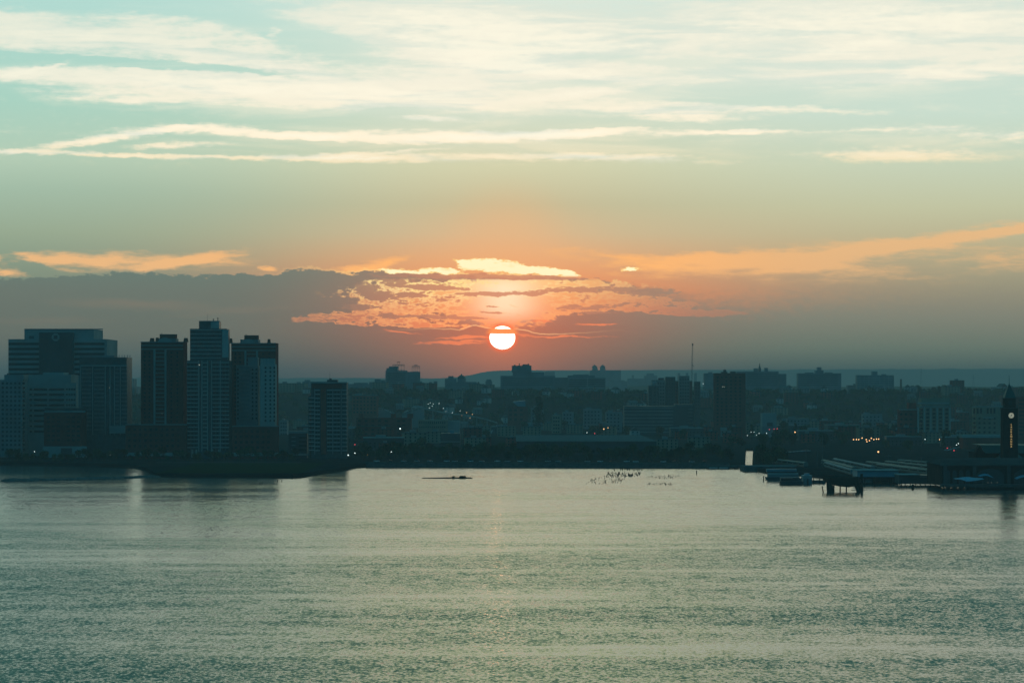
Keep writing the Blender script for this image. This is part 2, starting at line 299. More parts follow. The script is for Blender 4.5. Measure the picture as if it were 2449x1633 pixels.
# ------------------------------------------------------------------ materials
MATS = {}
def mat(name, col, rough=0.8, var=0.25, scale=0.05, spec=0.3, metal=0.0, emit=None, est=0.0, srgb=False):
    if name in MATS: return MATS[name]
    m = bpy.data.materials.new(name); m.use_nodes = True; t = m.node_tree; b = t.nodes['Principled BSDF']
    b.inputs['Roughness'].default_value = rough; b.inputs['Metallic'].default_value = metal
    b.inputs['Specular IOR Level'].default_value = 0.0 if rough >= 0.8 else spec
    n = NT(t)
    g = n.n('ShaderNodeNewGeometry')
    f = n.noise(g.outputs['Position'], scale, 4, 0.6)[0]
    base = (col[0], col[1], col[2], 1)
    lo = tuple(x * (1 - var) for x in col) + (1,); hi_ = tuple(min(1, x * (1 + var)) for x in col) + (1,)
    n.put(b.inputs['Base Color'], n.ramp(f, [(0.3, lo), (0.7, hi_)], raw=True))
    if emit:
        b.inputs['Emission Color'].default_value = emit + (1,); b.inputs['Emission Strength'].default_value = est
    m.cycles.emission_sampling = 'NONE'
    MATS[name] = m
    return m
M_CONC = mat('concrete', (0.30, 0.30, 0.295), 0.85, 0.2)
M_PALE = mat('pale_stone', (0.36, 0.355, 0.34), 0.8, 0.15)
M_WHITE = mat('white_paint', (0.4, 0.4, 0.39), 0.7, 0.1)
M_GREY = mat('grey_panel', (0.20, 0.21, 0.22), 0.7, 0.25)
M_DARK = mat('dark_cladding', (0.055, 0.06, 0.065), 0.5, 0.3)
M_BRICK = mat('brick', (0.36, 0.07, 0.05), 0.9, 0.25, 0.15)
M_BROWN = mat('brown_brick', (0.22, 0.05, 0.04), 0.9, 0.25, 0.15)
M_DARKBRICK = mat('dark_brick', (0.055, 0.035, 0.03), 0.9, 0.3, 0.15)  # very dark brick for the terminal and clock tower
M_TAN = mat('tan_brick', (0.30, 0.23, 0.17), 0.9, 0.2, 0.15)
M_GLASS = mat('dark_glass', (0.012, 0.016, 0.02), 0.15, 0.4, 0.3, spec=0.2)
M_TINT = mat('tinted_glass', (0.05, 0.075, 0.08), 0.25, 0.4, 0.3, spec=0.2)
M_ROOF = mat('roof_felt', (0.06, 0.06, 0.06), 0.95, 0.3)
M_SLATE = mat('slate', (0.09, 0.085, 0.085), 0.8, 0.3)
M_COPPER = mat('green_copper', (0.03, 0.09, 0.08), 0.6, 0.25)
M_STEEL = mat('painted_steel', (0.10, 0.10, 0.105), 0.6, 0.2)
M_LEAF = mat('foliage', (0.035, 0.06, 0.025), 0.9, 0.5, 0.6)
M_LEAF2 = mat('foliage_olive', (0.06, 0.075, 0.03), 0.9, 0.5, 0.6)
M_BARK = mat('bark', (0.07, 0.05, 0.04), 0.95, 0.3, 2.0)
M_WOOD = mat('wet_timber', (0.035, 0.028, 0.022), 0.8, 0.4, 1.0)
M_ASPH = mat('asphalt', (0.05, 0.05, 0.05), 0.9, 0.3, 0.2)
M_PAVE = mat('promenade_paving', (0.13, 0.13, 0.13), 0.85, 0.2, 0.2)
M_WALL = mat('sea_wall_stone', (0.12, 0.115, 0.11), 0.9, 0.35, 0.4)
M_BLUE = mat('blue_roofing', (0.10, 0.26, 0.32), 0.5, 0.2)
M_CANVAS = mat('blue_canvas', (0.03, 0.22, 0.32), 0.6, 0.15)
M_TRAIN = mat('train_metal', (0.14, 0.14, 0.13), 0.6, 0.15)
M_LAMPW = mat('lamp_white', (0.9, 0.9, 0.9), 0.5, 0, emit=(0.85, 1.0, 0.95), est=2.2)
M_LAMPO = mat('lamp_sodium', (0.9, 0.6, 0.3), 0.5, 0, emit=(1.0, 0.50, 0.20), est=2.6)
M_LAMPR = mat('lamp_red', (0.8, 0.05, 0.05), 0.5, 0, emit=(1.0, 0.07, 0.10), est=1.2)
M_LAMPG = mat('lamp_green', (0.05, 0.8, 0.5), 0.5, 0, emit=(0.03, 0.9, 0.5), est=0.9)
M_LETTER = mat('sign_letter', (0.8, 0.6, 0.3), 0.5, 0, emit=(1.0, 0.62, 0.20), est=0.6)
M_CLOCK = mat('clock_glass', (0.8, 0.75, 0.6), 0.5, 0.1, 1.0, emit=(0.95, 0.85, 0.55), est=0.28)
M_LITWIN = mat('lit_window', (0.8, 0.7, 0.5), 0.5, 0, emit=(0.9, 0.9, 0.7), est=0.5)
CARM = [mat('car_paint_white', (0.65, 0.65, 0.65), 0.35, 0), mat('car_paint_silver', (0.35, 0.36, 0.37), 0.3, 0),
        mat('car_paint_dark', (0.03, 0.03, 0.035), 0.3, 0), mat('car_paint_red', (0.25, 0.03, 0.03), 0.35, 0)]

# ------------------------------------------------------------------ mesh helpers
def px(u, Y): return (u - CU) / F * Y
def pz(v, Y): return CAM_H - (v - HV) / F * Y
def py(v, z=0.0): return (CAM_H - z) * F / (v - HV)

class MB:
    def __init__(s): s.v = []; s.f = []; s.mi = []
    def add(s, vs, fs, mi=0):
        o = len(s.v); s.v += [tuple(p) for p in vs]; s.f += [tuple(i + o for i in f) for f in fs]; s.mi += [mi] * len(fs); return s
    def box(s, x0, x1, y0, y1, z0, z1, mi=0):
        return s.add([(x0,y0,z0),(x1,y0,z0),(x1,y1,z0),(x0,y1,z0),(x0,y0,z1),(x1,y0,z1),(x1,y1,z1),(x0,y1,z1)],
            [(0,3,2,1),(4,5,6,7),(0,1,5,4),(1,2,6,5),(2,3,7,6),(3,0,4,7)], mi)
    def frustum(s, x0, x1, y0, y1, z0, z1, k, mi=0, ky=None):
        cx, cyy = (x0+x1)/2, (y0+y1)/2; ky = k if ky is None else ky; hx, hy = (x1-x0)/2, (y1-y0)/2
        return s.add([(x0,y0,z0),(x1,y0,z0),(x1,y1,z0),(x0,y1,z0),(cx-hx*k,cyy-hy*ky,z1),(cx+hx*k,cyy-hy*ky,z1),(cx+hx*k,cyy+hy*ky,z1),(cx-hx*k,cyy+hy*ky,z1)],
            [(0,3,2,1),(4,5,6,7),(0,1,5,4),(1,2,6,5),(2,3,7,6),(3,0,4,7)], mi)
    def prism(s, pts, y0, y1, mi=0):
        """outline in x,z pushed from y0 to y1"""
        n = len(pts)
        vs = [(x, y0, z) for x, z in pts] + [(x, y1, z) for x, z in pts]
        fs = [tuple(range(n)), tuple(range(2*n-1, n-1, -1))] + [(i, i+n, (i+1) % n + n, (i+1) % n) for i in range(n)]
        return s.add(vs, fs, mi)
    def tube(s, p, q, r0, r1=None, n=6, mi=0):
        r1 = r0 if r1 is None else r1
        p, q = Vector(p), Vector(q); d = (q - p).normalized()
        a = d.orthogonal().normalized(); b = d.cross(a)
        vs = []
        for c_, r in ((p, r0), (q, r1)):
            for k in range(n):
                t = 2 * math.pi * k / n; vs.append(tuple(c_ + a * (math.cos(t) * r) + b * (math.sin(t) * r)))
        fs = [(k, (k+1) % n, (k+1) % n + n, k + n) for k in range(n)] + [tuple(range(n-1, -1, -1)), tuple(range(n, 2*n))]
        return s.add(vs, fs, mi)
    def lathe(s, prof, cx=0, cyy=0, n=12, mi=0):
        vs = []; fs = []
        for r, z in prof:
            for k in range(n):
                t = 2 * math.pi * k / n; vs.append((cx + r * math.cos(t), cyy + r * math.sin(t), z))
        for i in range(len(prof) - 1):
            for k in range(n): fs.append((i*n+k, i*n+(k+1) % n, (i+1)*n+(k+1) % n, (i+1)*n+k))
        fs.append(tuple(range(n-1, -1, -1))); fs.append(tuple(range((len(prof)-1)*n, len(prof)*n)))
        return s.add(vs, fs, mi)
    def mesh(s, name, mats):
        me = bpy.data.meshes.new(name); me.from_pydata(s.v, [], s.f)
        for m in (mats if isinstance(mats, (list, tuple)) else [mats]): me.materials.append(m)
        me.polygons.foreach_set('material_index', s.mi); me.update()
        return me
    def build(s, name, mats, parent=None, loc=None):
        o = bpy.data.objects.new(name, s.mesh(name, mats)); COL.objects.link(o)
        if parent: o.parent = parent
        if loc: o.location = loc
        return o

def tag(o, label=None, cat=None, group=None, kind=None):
    if label: o['label'] = label
    if cat: o['category'] = cat
    if group: o['group'] = group
    if kind: o['kind'] = kind
    return o
def empty(name, loc, label, cat, group=None, rz=0.0):
    o = bpy.data.objects.new(name, None); COL.objects.link(o); o.location = loc; o.rotation_euler = (0, 0, rz)
    o.empty_display_size = 1.0
    return tag(o, label, cat, group)
KIDS = {}
def kids(o): return list(KIDS.get(o.name, [])) or [c for c in o.children]
def copy_tree(o, loc, rz=0.0, scale=None, label=None, group=None):
    c = o.copy(); COL.objects.link(c); c.location = loc; c.rotation_euler = (0, 0, rz)
    if scale: c.scale = scale
    if label: c['label'] = label
    if group: c['group'] = group
    for ch in o.children:
        d = ch.copy(); COL.objects.link(d); d.parent = c
        for g in ch.children:
            e = g.copy(); COL.objects.link(e); e.parent = d
    return c
def struct(o): return tag(o, kind='structure')

# ------------------------------------------------------------------ water
wm = bpy.data.materials.new('river_water'); wm.use_nodes = True; t = wm.node_tree; b = t.nodes['Principled BSDF']; n = NT(t)
b.inputs['Base Color'].default_value = (0.008, 0.040, 0.045, 1); b.inputs['Roughness'].default_value = 0.14; b.inputs['Specular Tint'].default_value = (0.86, 1.0, 0.84, 1)
b.inputs['IOR'].default_value = 1.333
g = n.n('ShaderNodeNewGeometry').outputs['Position']; sp = n.n('ShaderNodeSeparateXYZ'); t.links.new(g, sp.inputs[0]); X_, Y_ = sp.outputs[0], sp.outputs[1]
fw = n.noise(n.xyz(n.m('MULTIPLY', X_, 1.3), n.m('MULTIPLY', Y_, 0.62)), 1.0, 2, 0.6)[1]
mw = n.noise(n.xyz(n.m('MULTIPLY', X_, 0.16), n.m('MULTIPLY', Y_, 0.10), 4.0), 1.0, 3, 0.6)[1]
gust = n.noise(n.xyz(n.m('MULTIPLY', X_, 0.0035), n.m('MULTIPLY', Y_, 0.0125), 2.0), 1.0, 5, 0.62, dist=0.6)[0]
gust2 = n.noise(n.xyz(n.m('MULTIPLY', X_, 0.012), n.m('MULTIPLY', Y_, 0.055), 7.0), 1.0, 4, 0.6)[0]
gf = n.m('ADD', n.ss(gust, 0.32, 0.68, -0.5, 0.5), n.ss(gust2, 0.3, 0.7, -0.25, 0.25))
amp = n.m('MULTIPLY', n.m('MULTIPLY_ADD', gf, 0.6, 0.64), n.ss(Y_, 700.0, 1900.0, 1.15, 0.5))
half = (0.5, 0.5, 0.5)
d1 = n.vm('MULTIPLY', n.vm('SUBTRACT', fw, half), (0.62, 0.66, 0.0))
d2 = n.vm('MULTIPLY', n.vm('SUBTRACT', mw, half), (0.20, 0.26, 0.0))
sc_ = n.n('ShaderNodeVectorMath', operation='SCALE'); n.put(sc_.inputs[0], n.vm('ADD', d1, d2)); n.put(sc_.inputs['Scale'], amp)
nn = n.vm('NORMALIZE', n.vm('ADD', n.vm('ADD', sc_.outputs[0], n.xyz(0.0, n.m('MULTIPLY_ADD', amp, -0.085, 0.0), 0.0)), (0, 0, 1)))
t.links.new(nn, b.inputs['Normal'])
w = MB(); w.add([(-9000, -600, 0), (9000, -600, 0), (9000, 3300, 0), (-9000, 3300, 0)], [(0, 1, 2, 3)])
struct(w.build('water', wm))

# ------------------------------------------------------------------ land
GZ = 2.5
def shore(u, v): Y = py(v); return (px(u, Y), Y)
sh = [shore(u, v) for u, v in [(-900,1108),(-300,1109),(0,1112),(120,1113),(240,1116),(320,1119),(350,1126),(368,1138),(420,1141),(560,1142),(700,1142.5),
    (722,1141),(760,1135),(810,1127),(850,1119),(875,1117),(1200,1117.5),(1500,1118),(1745,1119)]]
sh += [(px(1760, 2138), 2138), (px(1782, 2150), 2150), (px(1784, 2740), 2740), (px(1801, 2740), 2740), (px(1799, 2150), 2150), (px(1812, 2060), 2060)]
sh += [shore(u, v) for u, v in [(1830,1131),(1920,1138),(2010,1147),(2120,1152),(2240,1156),(2300,1160),(2449,1162),(3000,1166)]]
LANDY = 4150.0
top = [(x, y, GZ) for x, y in sh] + [(4300, LANDY, GZ), (-4300, LANDY, GZ)]
top[0] = (-4300, sh[0][1], GZ); top.insert(len(sh), (4300, sh[-1][1], GZ)) if False else None
sh2 = [(-4300, sh[0][1])] + sh + [(4300, sh[-1][1]), (4300, LANDY), (-4300, LANDY)]
ng = len(sh2)
w = MB(); w.add([(x, y, GZ) for x, y in sh2] + [(x, y, -1.5) for x, y in sh2], [tuple(range(ng - 1, -1, -1))] + [(i, (i + 1) % ng, (i + 1) % ng + ng, i + ng) for i in range(ng - 2)])
import bmesh
M_GROUND = mat('city_ground', (0.018, 0.024, 0.024), 0.95, 0.5, 0.02)
o = w.build('ground', M_GROUND)
bm = bmesh.new(); bm.from_mesh(o.data); bmesh.ops.triangulate(bm, faces=[f for f in bm.faces if len(f.verts) > 4]); bmesh.ops.recalc_face_normals(bm, faces=bm.faces); bm.to_mesh(o.data); bm.free()
struct(o)

def hillz(x, y):
    s = min(1, max(0, (y - 4150) / 650)); s = s * s * (3 - 2 * s)
    nz = mnoise.noise(Vector((x * 0.0012, y * 0.0012, 0.3))) * 7 + mnoise.noise(Vector((x * 0.005, y * 0.004, 1.3))) * 2.5
    return GZ - 0.02 + s * (48 + nz)
def grid(name, x0, x1, nx, ys, fz, m):
    vs = []; fs = []
    for j, y in enumerate(ys):
        for i in range(nx + 1):
            x = x0 + (x1 - x0) * i / nx; vs.append((x, y, fz(x, y)))
    for j in range(len(ys) - 1):
        for i in range(nx):
            a = j * (nx + 1) + i; fs.append((a, a + 1, a + nx + 2, a + nx + 1))
    w = MB(); w.add(vs, fs); return w.build(name, m)
ys = [LANDY + 40 * k for k in range(22)] + [5200, 5600, 6200, 7000, 8000, 9500, 11500, 14000]
struct(grid('hillside', -4300, 4300, 170, ys, hillz, M_GROUND))
def ridgez(x, y):
    u = CU + x / 24000 * F
    if u < 1060: tv = 904 - 3 * mnoise.noise(Vector((u * 0.01, 0, 0)))
    elif u < 1200: k = (u - 1060) / 140; k = k * k * (3 - 2 * k); tv = 904 - 18 * k
    else: tv = 886 - (u - 1200) * 0.0035
    tv += mnoise.noise(Vector((u * 0.02, 3, 0))) * 1.6
    topz = pz(tv, 24000)
    s = max(0, 1 - abs(y - 24000) / 1900); s = s * s * (3 - 2 * s)
    return 40 + (topz - 40) * s
M_FAR = mat('distant_woods', (0.04, 0.06, 0.035), 0.95, 0.4, 0.004)
struct(grid('far_ridge', -6300, 6300, 300, [13990, 16000, 18500, 21000] + [22000 + 250 * k for k in range(16)], ridgez, M_FAR))
def midz(x, y):
    s = max(0, 1 - abs(y - 9200) / 700); s = s * s * (3 - 2 * s)
    return 30 + s * (34 + 9 * mnoise.noise(Vector((x * 0.0009, 7, 0))) + 3 * mnoise.noise(Vector((x * 0.006, 9, 0))))
struct(grid('low_hills', -3600, 3600, 200, [8500 + 140 * k for k in range(11)], midz, M_FAR))

# promenade, kerb and sea wall along the straight middle shore
x0, y0 = shore(875, 1117); x1, y1 = shore(1745, 1119)
def strip(name, u0, u1, v, zo, y_off, depth, m, n=12):
    vs = []; fs = []
    for k in range(n + 1):
        u = u0 + (u1 - u0) * k / n; vv = v(u) if callable(v) else v; Y = py(vv) + y_off
        vs += [(px(u, Y), Y, zo), (px(u, Y), Y + depth, zo)]
    for k in range(n): a = 2 * k; fs.append((a, a + 2, a + 3, a + 1))
    w = MB(); w.add(vs, fs); return struct(w.build(name, m))
sv = lambda u: 1117 + (u - 875) / 870.0 * 2
strip('promenade_path', 880, 1742, sv, GZ + 0.03, 6, 22, M_PAVE)
strip('riverside_road', 880, 1742, sv, GZ + 0.02, 60, 14, M_ASPH)
strip('grass_verge', 880, 1742, sv, GZ + 0.015, 30, 26, mat('grass', (0.016, 0.03, 0.012), 0.95, 0.3, 0.1))
strip('lawn', 372, 720, 1141.5, GZ + 0.02, 20, 260, MATS['grass'])
strip('riverside_path', 372, 720, 1141.5, GZ + 0.04, 285, 9, M_PAVE)
# sea wall with a cap
w = MB()
for a, bq in ((875, 1300), (1300, 1745)):
    xa, ya = shore(a, sv(a)); xb, yb = shore(bq, sv(bq))
    w.add([(xa,ya-1.2,-1),(xb,yb-1.2,-1),(xb,yb-1.2,3.4),(xa,ya-1.2,3.4),(xa,ya+0.4,-1),(xb,yb+0.4,-1),(xb,yb+0.4,3.4),(xa,ya+0.4,3.4)],
          [(0,1,2,3),(3,2,6,7),(4,7,6,5),(0,3,7,4),(1,5,6,2)])
sw = empty('sea_wall', (0, 0, 0), 'long low dark stone sea wall along the straight middle shore', 'sea wall'); w.build('wall_face', M_WALL, sw)
w = MB()
for k in range(8):
    a = 875 + k * 108.75; bq = a + 108.75
    xa, ya = shore(a, sv(a)); xb, yb = shore(bq, sv(bq))
    w.add([(xa,ya-1.5,3.4),(xb,yb-1.5,3.4),(xb,yb-1.5,3.8),(xa,ya-1.5,3.8),(xa,ya+0.8,3.4),(xb,yb+0.8,3.4),(xb,yb+0.8,3.8),(xa,ya+0.8,3.8)],
          [(0,1,2,3),(3,2,6,7),(4,7,6,5)])
w.build('coping', M_PAVE, sw)
# rubble breakwater on the left
w = MB(); rnd = random.Random(3)
pA = [(12,1151.5),(60,1150.5),(120,1149),(200,1147),(290,1144.5),(372,1141.5)]
for i in range(len(pA) - 1):
    (ua, va), (ub, vb) = pA[i], pA[i + 1]
    for k in range(16):
        f = (k + rnd.random()) / 16; u = ua + (ub - ua) * f; v = va + (vb - va) * f - rnd.random() * (1.2 if u > 45 else 2.0); Y = py(v); r = 2.2 + rnd.random() * 1.6
        w.lathe([(r * 1.2, -0.8), (r, 0.5), (r * 0.5, 1.1 + rnd.random() * 0.6)], px(u, Y), Y, 6)
    # solid core of the bank
    Ya, Yb = py(va), py(vb); wd = 14
    w.add([(px(ua,Ya),Ya,-0.5),(px(ub,Yb),Yb,-0.5),(px(ub,Yb),Yb+wd,-0.5),(px(ua,Ya),Ya+wd,-0.5),(px(ua,Ya),Ya+3,0.9),(px(ub,Yb),Yb+3,1.0),(px(ub,Yb),Yb+wd-3,1.0),(px(ua,Ya),Ya+wd-3,0.9)],
          [(0,1,5,4),(4,5,6,7),(2,3,7,6),(1,2,6,5),(0,4,7,3)])
tag(w.build('breakwater', M_WALL), 'thin low rubble breakwater reaching out over the water at the far left', 'breakwater')

# ------------------------------------------------------------------ buildings
class Bld:
    """a building laid out at the distance Y of its front; u,v of the photo give its sizes there"""
    def __init__(s, name, label, cat, u, Y, zb=GZ, group=None):
        s.Y = Y; s.zb = zb; s.x = px(u, Y)
        s.r = empty(name, (s.x, Y, zb), label, cat, group)
    def X(s, u): return px(u, s.Y) - s.x
    def Z(s, v): return pz(v, s.Y) - s.zb
    def mb(s): return MB()
    def put(s, m, name, mats, parent=None): return m.build(name, mats, parent or s.r)
    def fit(s, u0, u1, y0, y1):
        """shrink the front so that, with its depth, the block spans u0..u1 in view"""
        k = (s.Y + y1) / (s.Y + y0)
        if u1 < CU: u1 = CU + (u1 - CU) * k
        if u0 > CU: u0 = CU + (u0 - CU) * k
        return u0, u1
    def blk(s, name, u0, u1, vt, vb, y0, y1, m, parent=None, fit=True):
        if fit: u0, u1 = s.fit(u0, u1, y0, y1)
        z0 = 0.0 if vb is None else s.Z(vb)
        return s.put(MB().box(s.X(u0), s.X(u1), y0, y1, z0, s.Z(vt)), name, m, parent)
    def band(s, name, u0, u1, v0, v1, m, out=0.15, deep=0.4, parent=None, y=0.0):
        return s.put(MB().box(s.X(u0), s.X(u1), y - out, y + deep, s.Z(v1), s.Z(v0)), name, m, parent)
    def bands(s, name, u0, u1, va, vb, pitch, h, m, out=0.15, parent=None, y=0.0):
        v = va
        while v + h <= vb: s.band(name, u0, u1, v, v + h, m, out, 0.4, parent, y); v += pitch
    def grid(s, name, us, wdt, va, vb, pitch, h, m, out=0.12, parent=None, y=0.0, skip=0.0):
        v = va
        while v + h <= vb:
            for u in us:
                if random.random() >= skip: s.band(name, u, u + wdt, v, v + h, m, out, 0.4, parent, y)
            v += pitch

# --- bank office tower with the emblem
B = Bld('office_tower', 'wide banded office tower with a dark central panel and a round emblem near its top', 'office tower', 135, 2560)
wall = B.blk('wall', 20, 281, 811, None, 0, 70, M_CONC)
B.blk('upper_storey', 57, 245, 787, 811, 3, 60, M_CONC)
B.bands('window_band', 20.5, 94, 819.5, 900, 12.1, 5.6, M_GLASS)
B.bands('window_band', 178, 250, 819.5, 900, 12.1, 5.6, M_GLASS)
pn = B.band('central_panel', 95, 176, 795, 960, M_DARK, out=3.6, deep=3.5)
B.band('vent', 68, 80, 803, 810, M_DARK, out=0.1, y=3)
B.band('roof_parapet', 57, 245, 786, 788.2, M_GREY, out=0.5, y=3)
em = MB(); cxm, cz = B.X(134.5), B.Z(806.5); ro, ri = 3.5, 1.75        # four clipped bars turning round a square
for k in range(4):
    a = k * math.pi / 2
    pts = [(-ri, ri), (ri * 0.35 + ri, ri), (ri * 0.35 + ri, ri * 1.25), (ri * 1.1, ro), (-ri, ro)]
    pts = [(-ri * 1.0, ri), (ro * 0.86, ri), (ro * 0.42, ro), (-ri * 1.0, ro)]
    pts = [(x * math.cos(a) - z * math.sin(a) + cxm, x * math.sin(a) + z * math.cos(a) + cz) for x, z in pts]
    em.prism(pts, -3.9, -3.58)
B.put(em, 'emblem', M_PALE, pn)

B = Bld('office_building', 'pale office block with dark ribbon windows in front of the banded tower', 'office building', 125, 2420)
B.blk('wall', 66, 187, 896, None, 0, 40, M_CONC)
B.blk('penthouse', 102, 163, 890.5, 896, 2, 30, M_CONC)
pb = B.blk('bay', 157, 183, 915, 1000, -1.5, -0.02, M_PALE, fit=False)
B.bands('window_band', 81, 113, 928.5, 1045, 12.6, 4.8, M_GLASS); B.bands('window_band', 117, 153, 928.5, 985, 12.6, 4.8, M_GLASS)
for uu in (158.5, 164.5, 170.5, 176.5): B.bands('window', uu, uu + 4.2, 928.5, 978, 12.6, 4.4, M_GLASS, out=1.62)
B.bands('window_band', 71, 77, 928.5, 1045, 12.6, 4.4, M_GLASS)
B.band('roof_vent', 45 + 0, 62, 901, 905, M_DARK) if False else None

B = Bld('apartment_block', 'dark apartment block at the far left edge, stepped roof', 'apartment block', 30, 2380)
B.blk('wall', -60, 68, 908, None, 0, 30, M_GREY); B.blk('upper_storey', 9, 68, 896, 908, 2, 28, M_GREY); B.band('roof_tank', 14, 18, 892.5, 896.4, M_DARK, y=5, deep=3)
for uu in (4, 14, 24, 34, 44, 54): B.bands('window', uu, uu + 5, 914, 1080, 10.5, 5, M_GLASS)

B = Bld('apartment_tower', 'dark glassy tower with a ledge under its top, right of the pale ribbon-window block', 'apartment tower', 250, 2370)
B.blk('wall', 190, 316, 854.5, None, 0, 34, M_TINT); B.blk('roof_deck', 190, 280, 850, 854.5, 2, 24, M_GREY)
for uu in (283, 290, 296, 303, 309): B.band('roof_fin', uu, uu + 1.2, 848.5, 854.8, M_GREY, y=3)
B.band('ledge', 192, 304, 873, 876, M_CONC, out=0.8)
for uu in (192, 221, 251, 262.5, 273, 287): B.band('pilaster', uu, uu + 2.0, 876.2, 1040, M_CONC, out=0.5)
for i, (ua, ub) in enumerate(((196, 219), (226, 249), (276, 285), (291, 304))): B.bands('balcony', ua, ub, 882, 1030, 9.6, 2.0, M_GREY, out=0.9)
B.band('podium_wall', 262, 300, 1018, 1036, M_CONC, out=2.2)
B.band('lit_window', 261.5, 262.6, 926, 927.6, M_LITWIN)

B = Bld('brick_office', 'low dark brick block with a pale cornice and dark entrance before the towers', 'office building', 155, 2330)
B.blk('wall', 105, 207, 984, None, 0, 30, M_BROWN); B.blk('roof_storey', 106, 204, 975, 984, 2, 26, M_DARK)
B.band('cornice', 106, 204, 982, 986, M_CONC, out=0.6)
B.band('base_course', 103, 207, 1067, 1094, M_CONC, out=0.8); B.band('entrance', 146, 173, 1071, 1094, M_DARK, out=0.95)
B.grid('window', [112, 124, 136, 160, 172, 184], 7, 995, 1062, 11, 4.5, M_GLASS)

def brick_tower(u0, u1, label, pent, bumps, vt, Y):
    B = Bld('apartment_tower', label, 'apartment tower', (u0 + u1) / 2, Y, group='brick towers beside the glass tower')
    B.blk('wall', u0, u1, vt, None, 0, 30, M_BROWN)
    a, b_ = u0, B.fit(u0, u1, 0, 30)[1]; w_ = b_ - a
    B.band('cornice', a - .5, b_ + .5, vt, vt + 2.2, M_GREY, out=1.0); B.band('string_course', a, b_, vt + 8, vt + 10, M_CONC, out=0.7); B.band('string_course', a, b_, vt + 17, vt + 19, M_CONC, out=0.7)
    ph = B.blk('penthouse', pent[0], pent[1], pent[2], vt - 3, 8, 22, M_BROWN); B.blk('penthouse_base', pent[0] - 9, pent[1] + 4, pent[2] + 9, vt + 1, 6, 24, M_GREY)
    B.band('parapet', pent[0], pent[1], pent[2] - 1.2, pent[2] + .8, M_DARK, y=8, parent=ph)
    g_ = MB(); pts = []
    cxg = (pent[0] + pent[1]) / 2 - 6
    for k in range(11):
        t_ = k / 10; uu = cxg - 17 + 34 * t_; pts.append((B.X(uu), B.Z(vt - 9.5 * math.sin(math.pi * t_) ** 0.7)))
    pts = [(B.X(cxg + 17), B.Z(vt + .5)), (B.X(cxg - 17), B.Z(vt + .5))] + pts
    B.put(g_.prism(pts[::-1], -0.8, 0.8), 'curved_gable', M_CONC)
    for (ua, ub, vv) in bumps: B.put(MB().frustum(B.X(ua), B.X(ub), 4, 12, B.Z(vt + .5), B.Z(vv), 0.7), 'roof_turret', M_BROWN)
    for f in (0.30, 0.56): B.band('pilaster', a + w_ * f, a + w_ * f + 4.5, vt + 19.2, 1018, M_CONC, out=0.8)
    B.bands('balcony', a + w_ * 0.35, a + w_ * 0.555, vt + 26, 1010, 9.6, 1.6, M_CONC, out=1.2)
    B.grid('window', [a + w_ * f for f in (0.07, 0.18, 0.70, 0.84)], 4.2, vt + 24, 1012, 9.6, 5, M_GLASS)
    B.put(MB().tube((B.X(pent[0] + 3), 12, B.Z(pent[2])), (B.X(pent[0] + 3), 12, B.Z(pent[2] - 4)), .15, .1).tube((B.X(pent[0] + 1), 12, B.Z(pent[2] - 3)), (B.X(pent[0] + 6), 12, B.Z(pent[2] - 3)), .12, .12), 'aerial', M_STEEL)
    return B
B = brick_tower(337, 448, 'brown brick tower with a curved gable, left of the tall pale glass tower', (379, 421, 800), [(356, 366, 808), (370, 377, 807), (437, 447, 808)], 817, 2380)
B.band('lit_window', 386, 388, 987.5, 989, M_LITWIN)
B = brick_tower(553, 666, 'brown brick tower with a curved gable, right of the tall pale glass tower', (582, 617, 802.5), [(638, 645, 810.5), (547, 553.4, 809)], 820, 2400)
# pale lower wings standing before the right brick tower
B = Bld('apartment_block', 'pale panelled wing with square dark windows, before the right-hand brick tower', 'apartment block', 640, 2350)
B.blk('wall', 622, 662, 871, 1020, 0, 14, M_PALE); B.blk('upper_storey', 622, 658, 857, 871, 3, 12, M_CONC); B.blk('base_wall', 622, 662, 1020, None, 0.2, 14, M_BROWN)
B.grid('window', [633, 644.5, 654], 4.2, 877, 1015, 9.7, 5, M_GLASS)
for uu in (625, 632, 640): B.band('pilaster', uu, uu + 1.4, 857, 870, M_WHITE, out=0.3, y=3)
B = Bld('apartment_block', 'grey balconied wing between the tall glass tower and the pale panelled wing', 'apartment block', 600, 2356)
B.blk('wall', 565, 621, 874, None, 0, 16, M_GREY); B.blk('roof_box', 592, 619, 854, 874, 2, 14, M_GREY)
B.band('parapet', 565, 606, 873, 876, M_CONC, out=0.4)
B.bands('balcony', 573, 597, 884, 1010, 9.7, 1.8, M_CONC, out=1.2)
B.grid('window', [567, 602, 611], 4, 881, 1012, 9.7, 5, M_GLASS)

# --- tall pale glass tower
B = Bld('glass_tower', 'tallest pale glass and white tower with a boxy crown and thin roof masts', 'apartment tower', 500, 2330)
B.blk('wall', 447, 555, 862, None, 0, 28, M_TINT)
B.blk('upper_storey', 454, 549, 786, 862, 1.5, 26, M_TINT)
cr = B.blk('crown', 475, 528, 768, 786, 3, 22, M_TINT)
B.band('crown_panel', 503, 523, 769, 785, M_PALE, y=3); B.band('crown_parapet', 475, 525, 767, 769, M_CONC, y=3, out=0.4)
B.blk('pale_panel', 531, 546, 788, 855, 0.9, 1.45, M_PALE, fit=False)
B.bands('floor_edge', 455, 529, 788, 860, 9.6, 1.6, M_WHITE, out=0.7, y=1.5)
for ua, ub in ((447.5, 474), (508, 548)): B.bands('balcony', ua, ub, 866, 1078, 9.65, 1.8, M_WHITE, out=1.4)
B.bands('floor_edge', 485, 497, 866, 1078, 9.65, 2.6, M_PALE, out=1.0)
for uu in (474.5, 482, 495.5, 505, 526): B.band('pilaster', uu, uu + 2.2, 862, 1080, M_PALE, out=0.8)
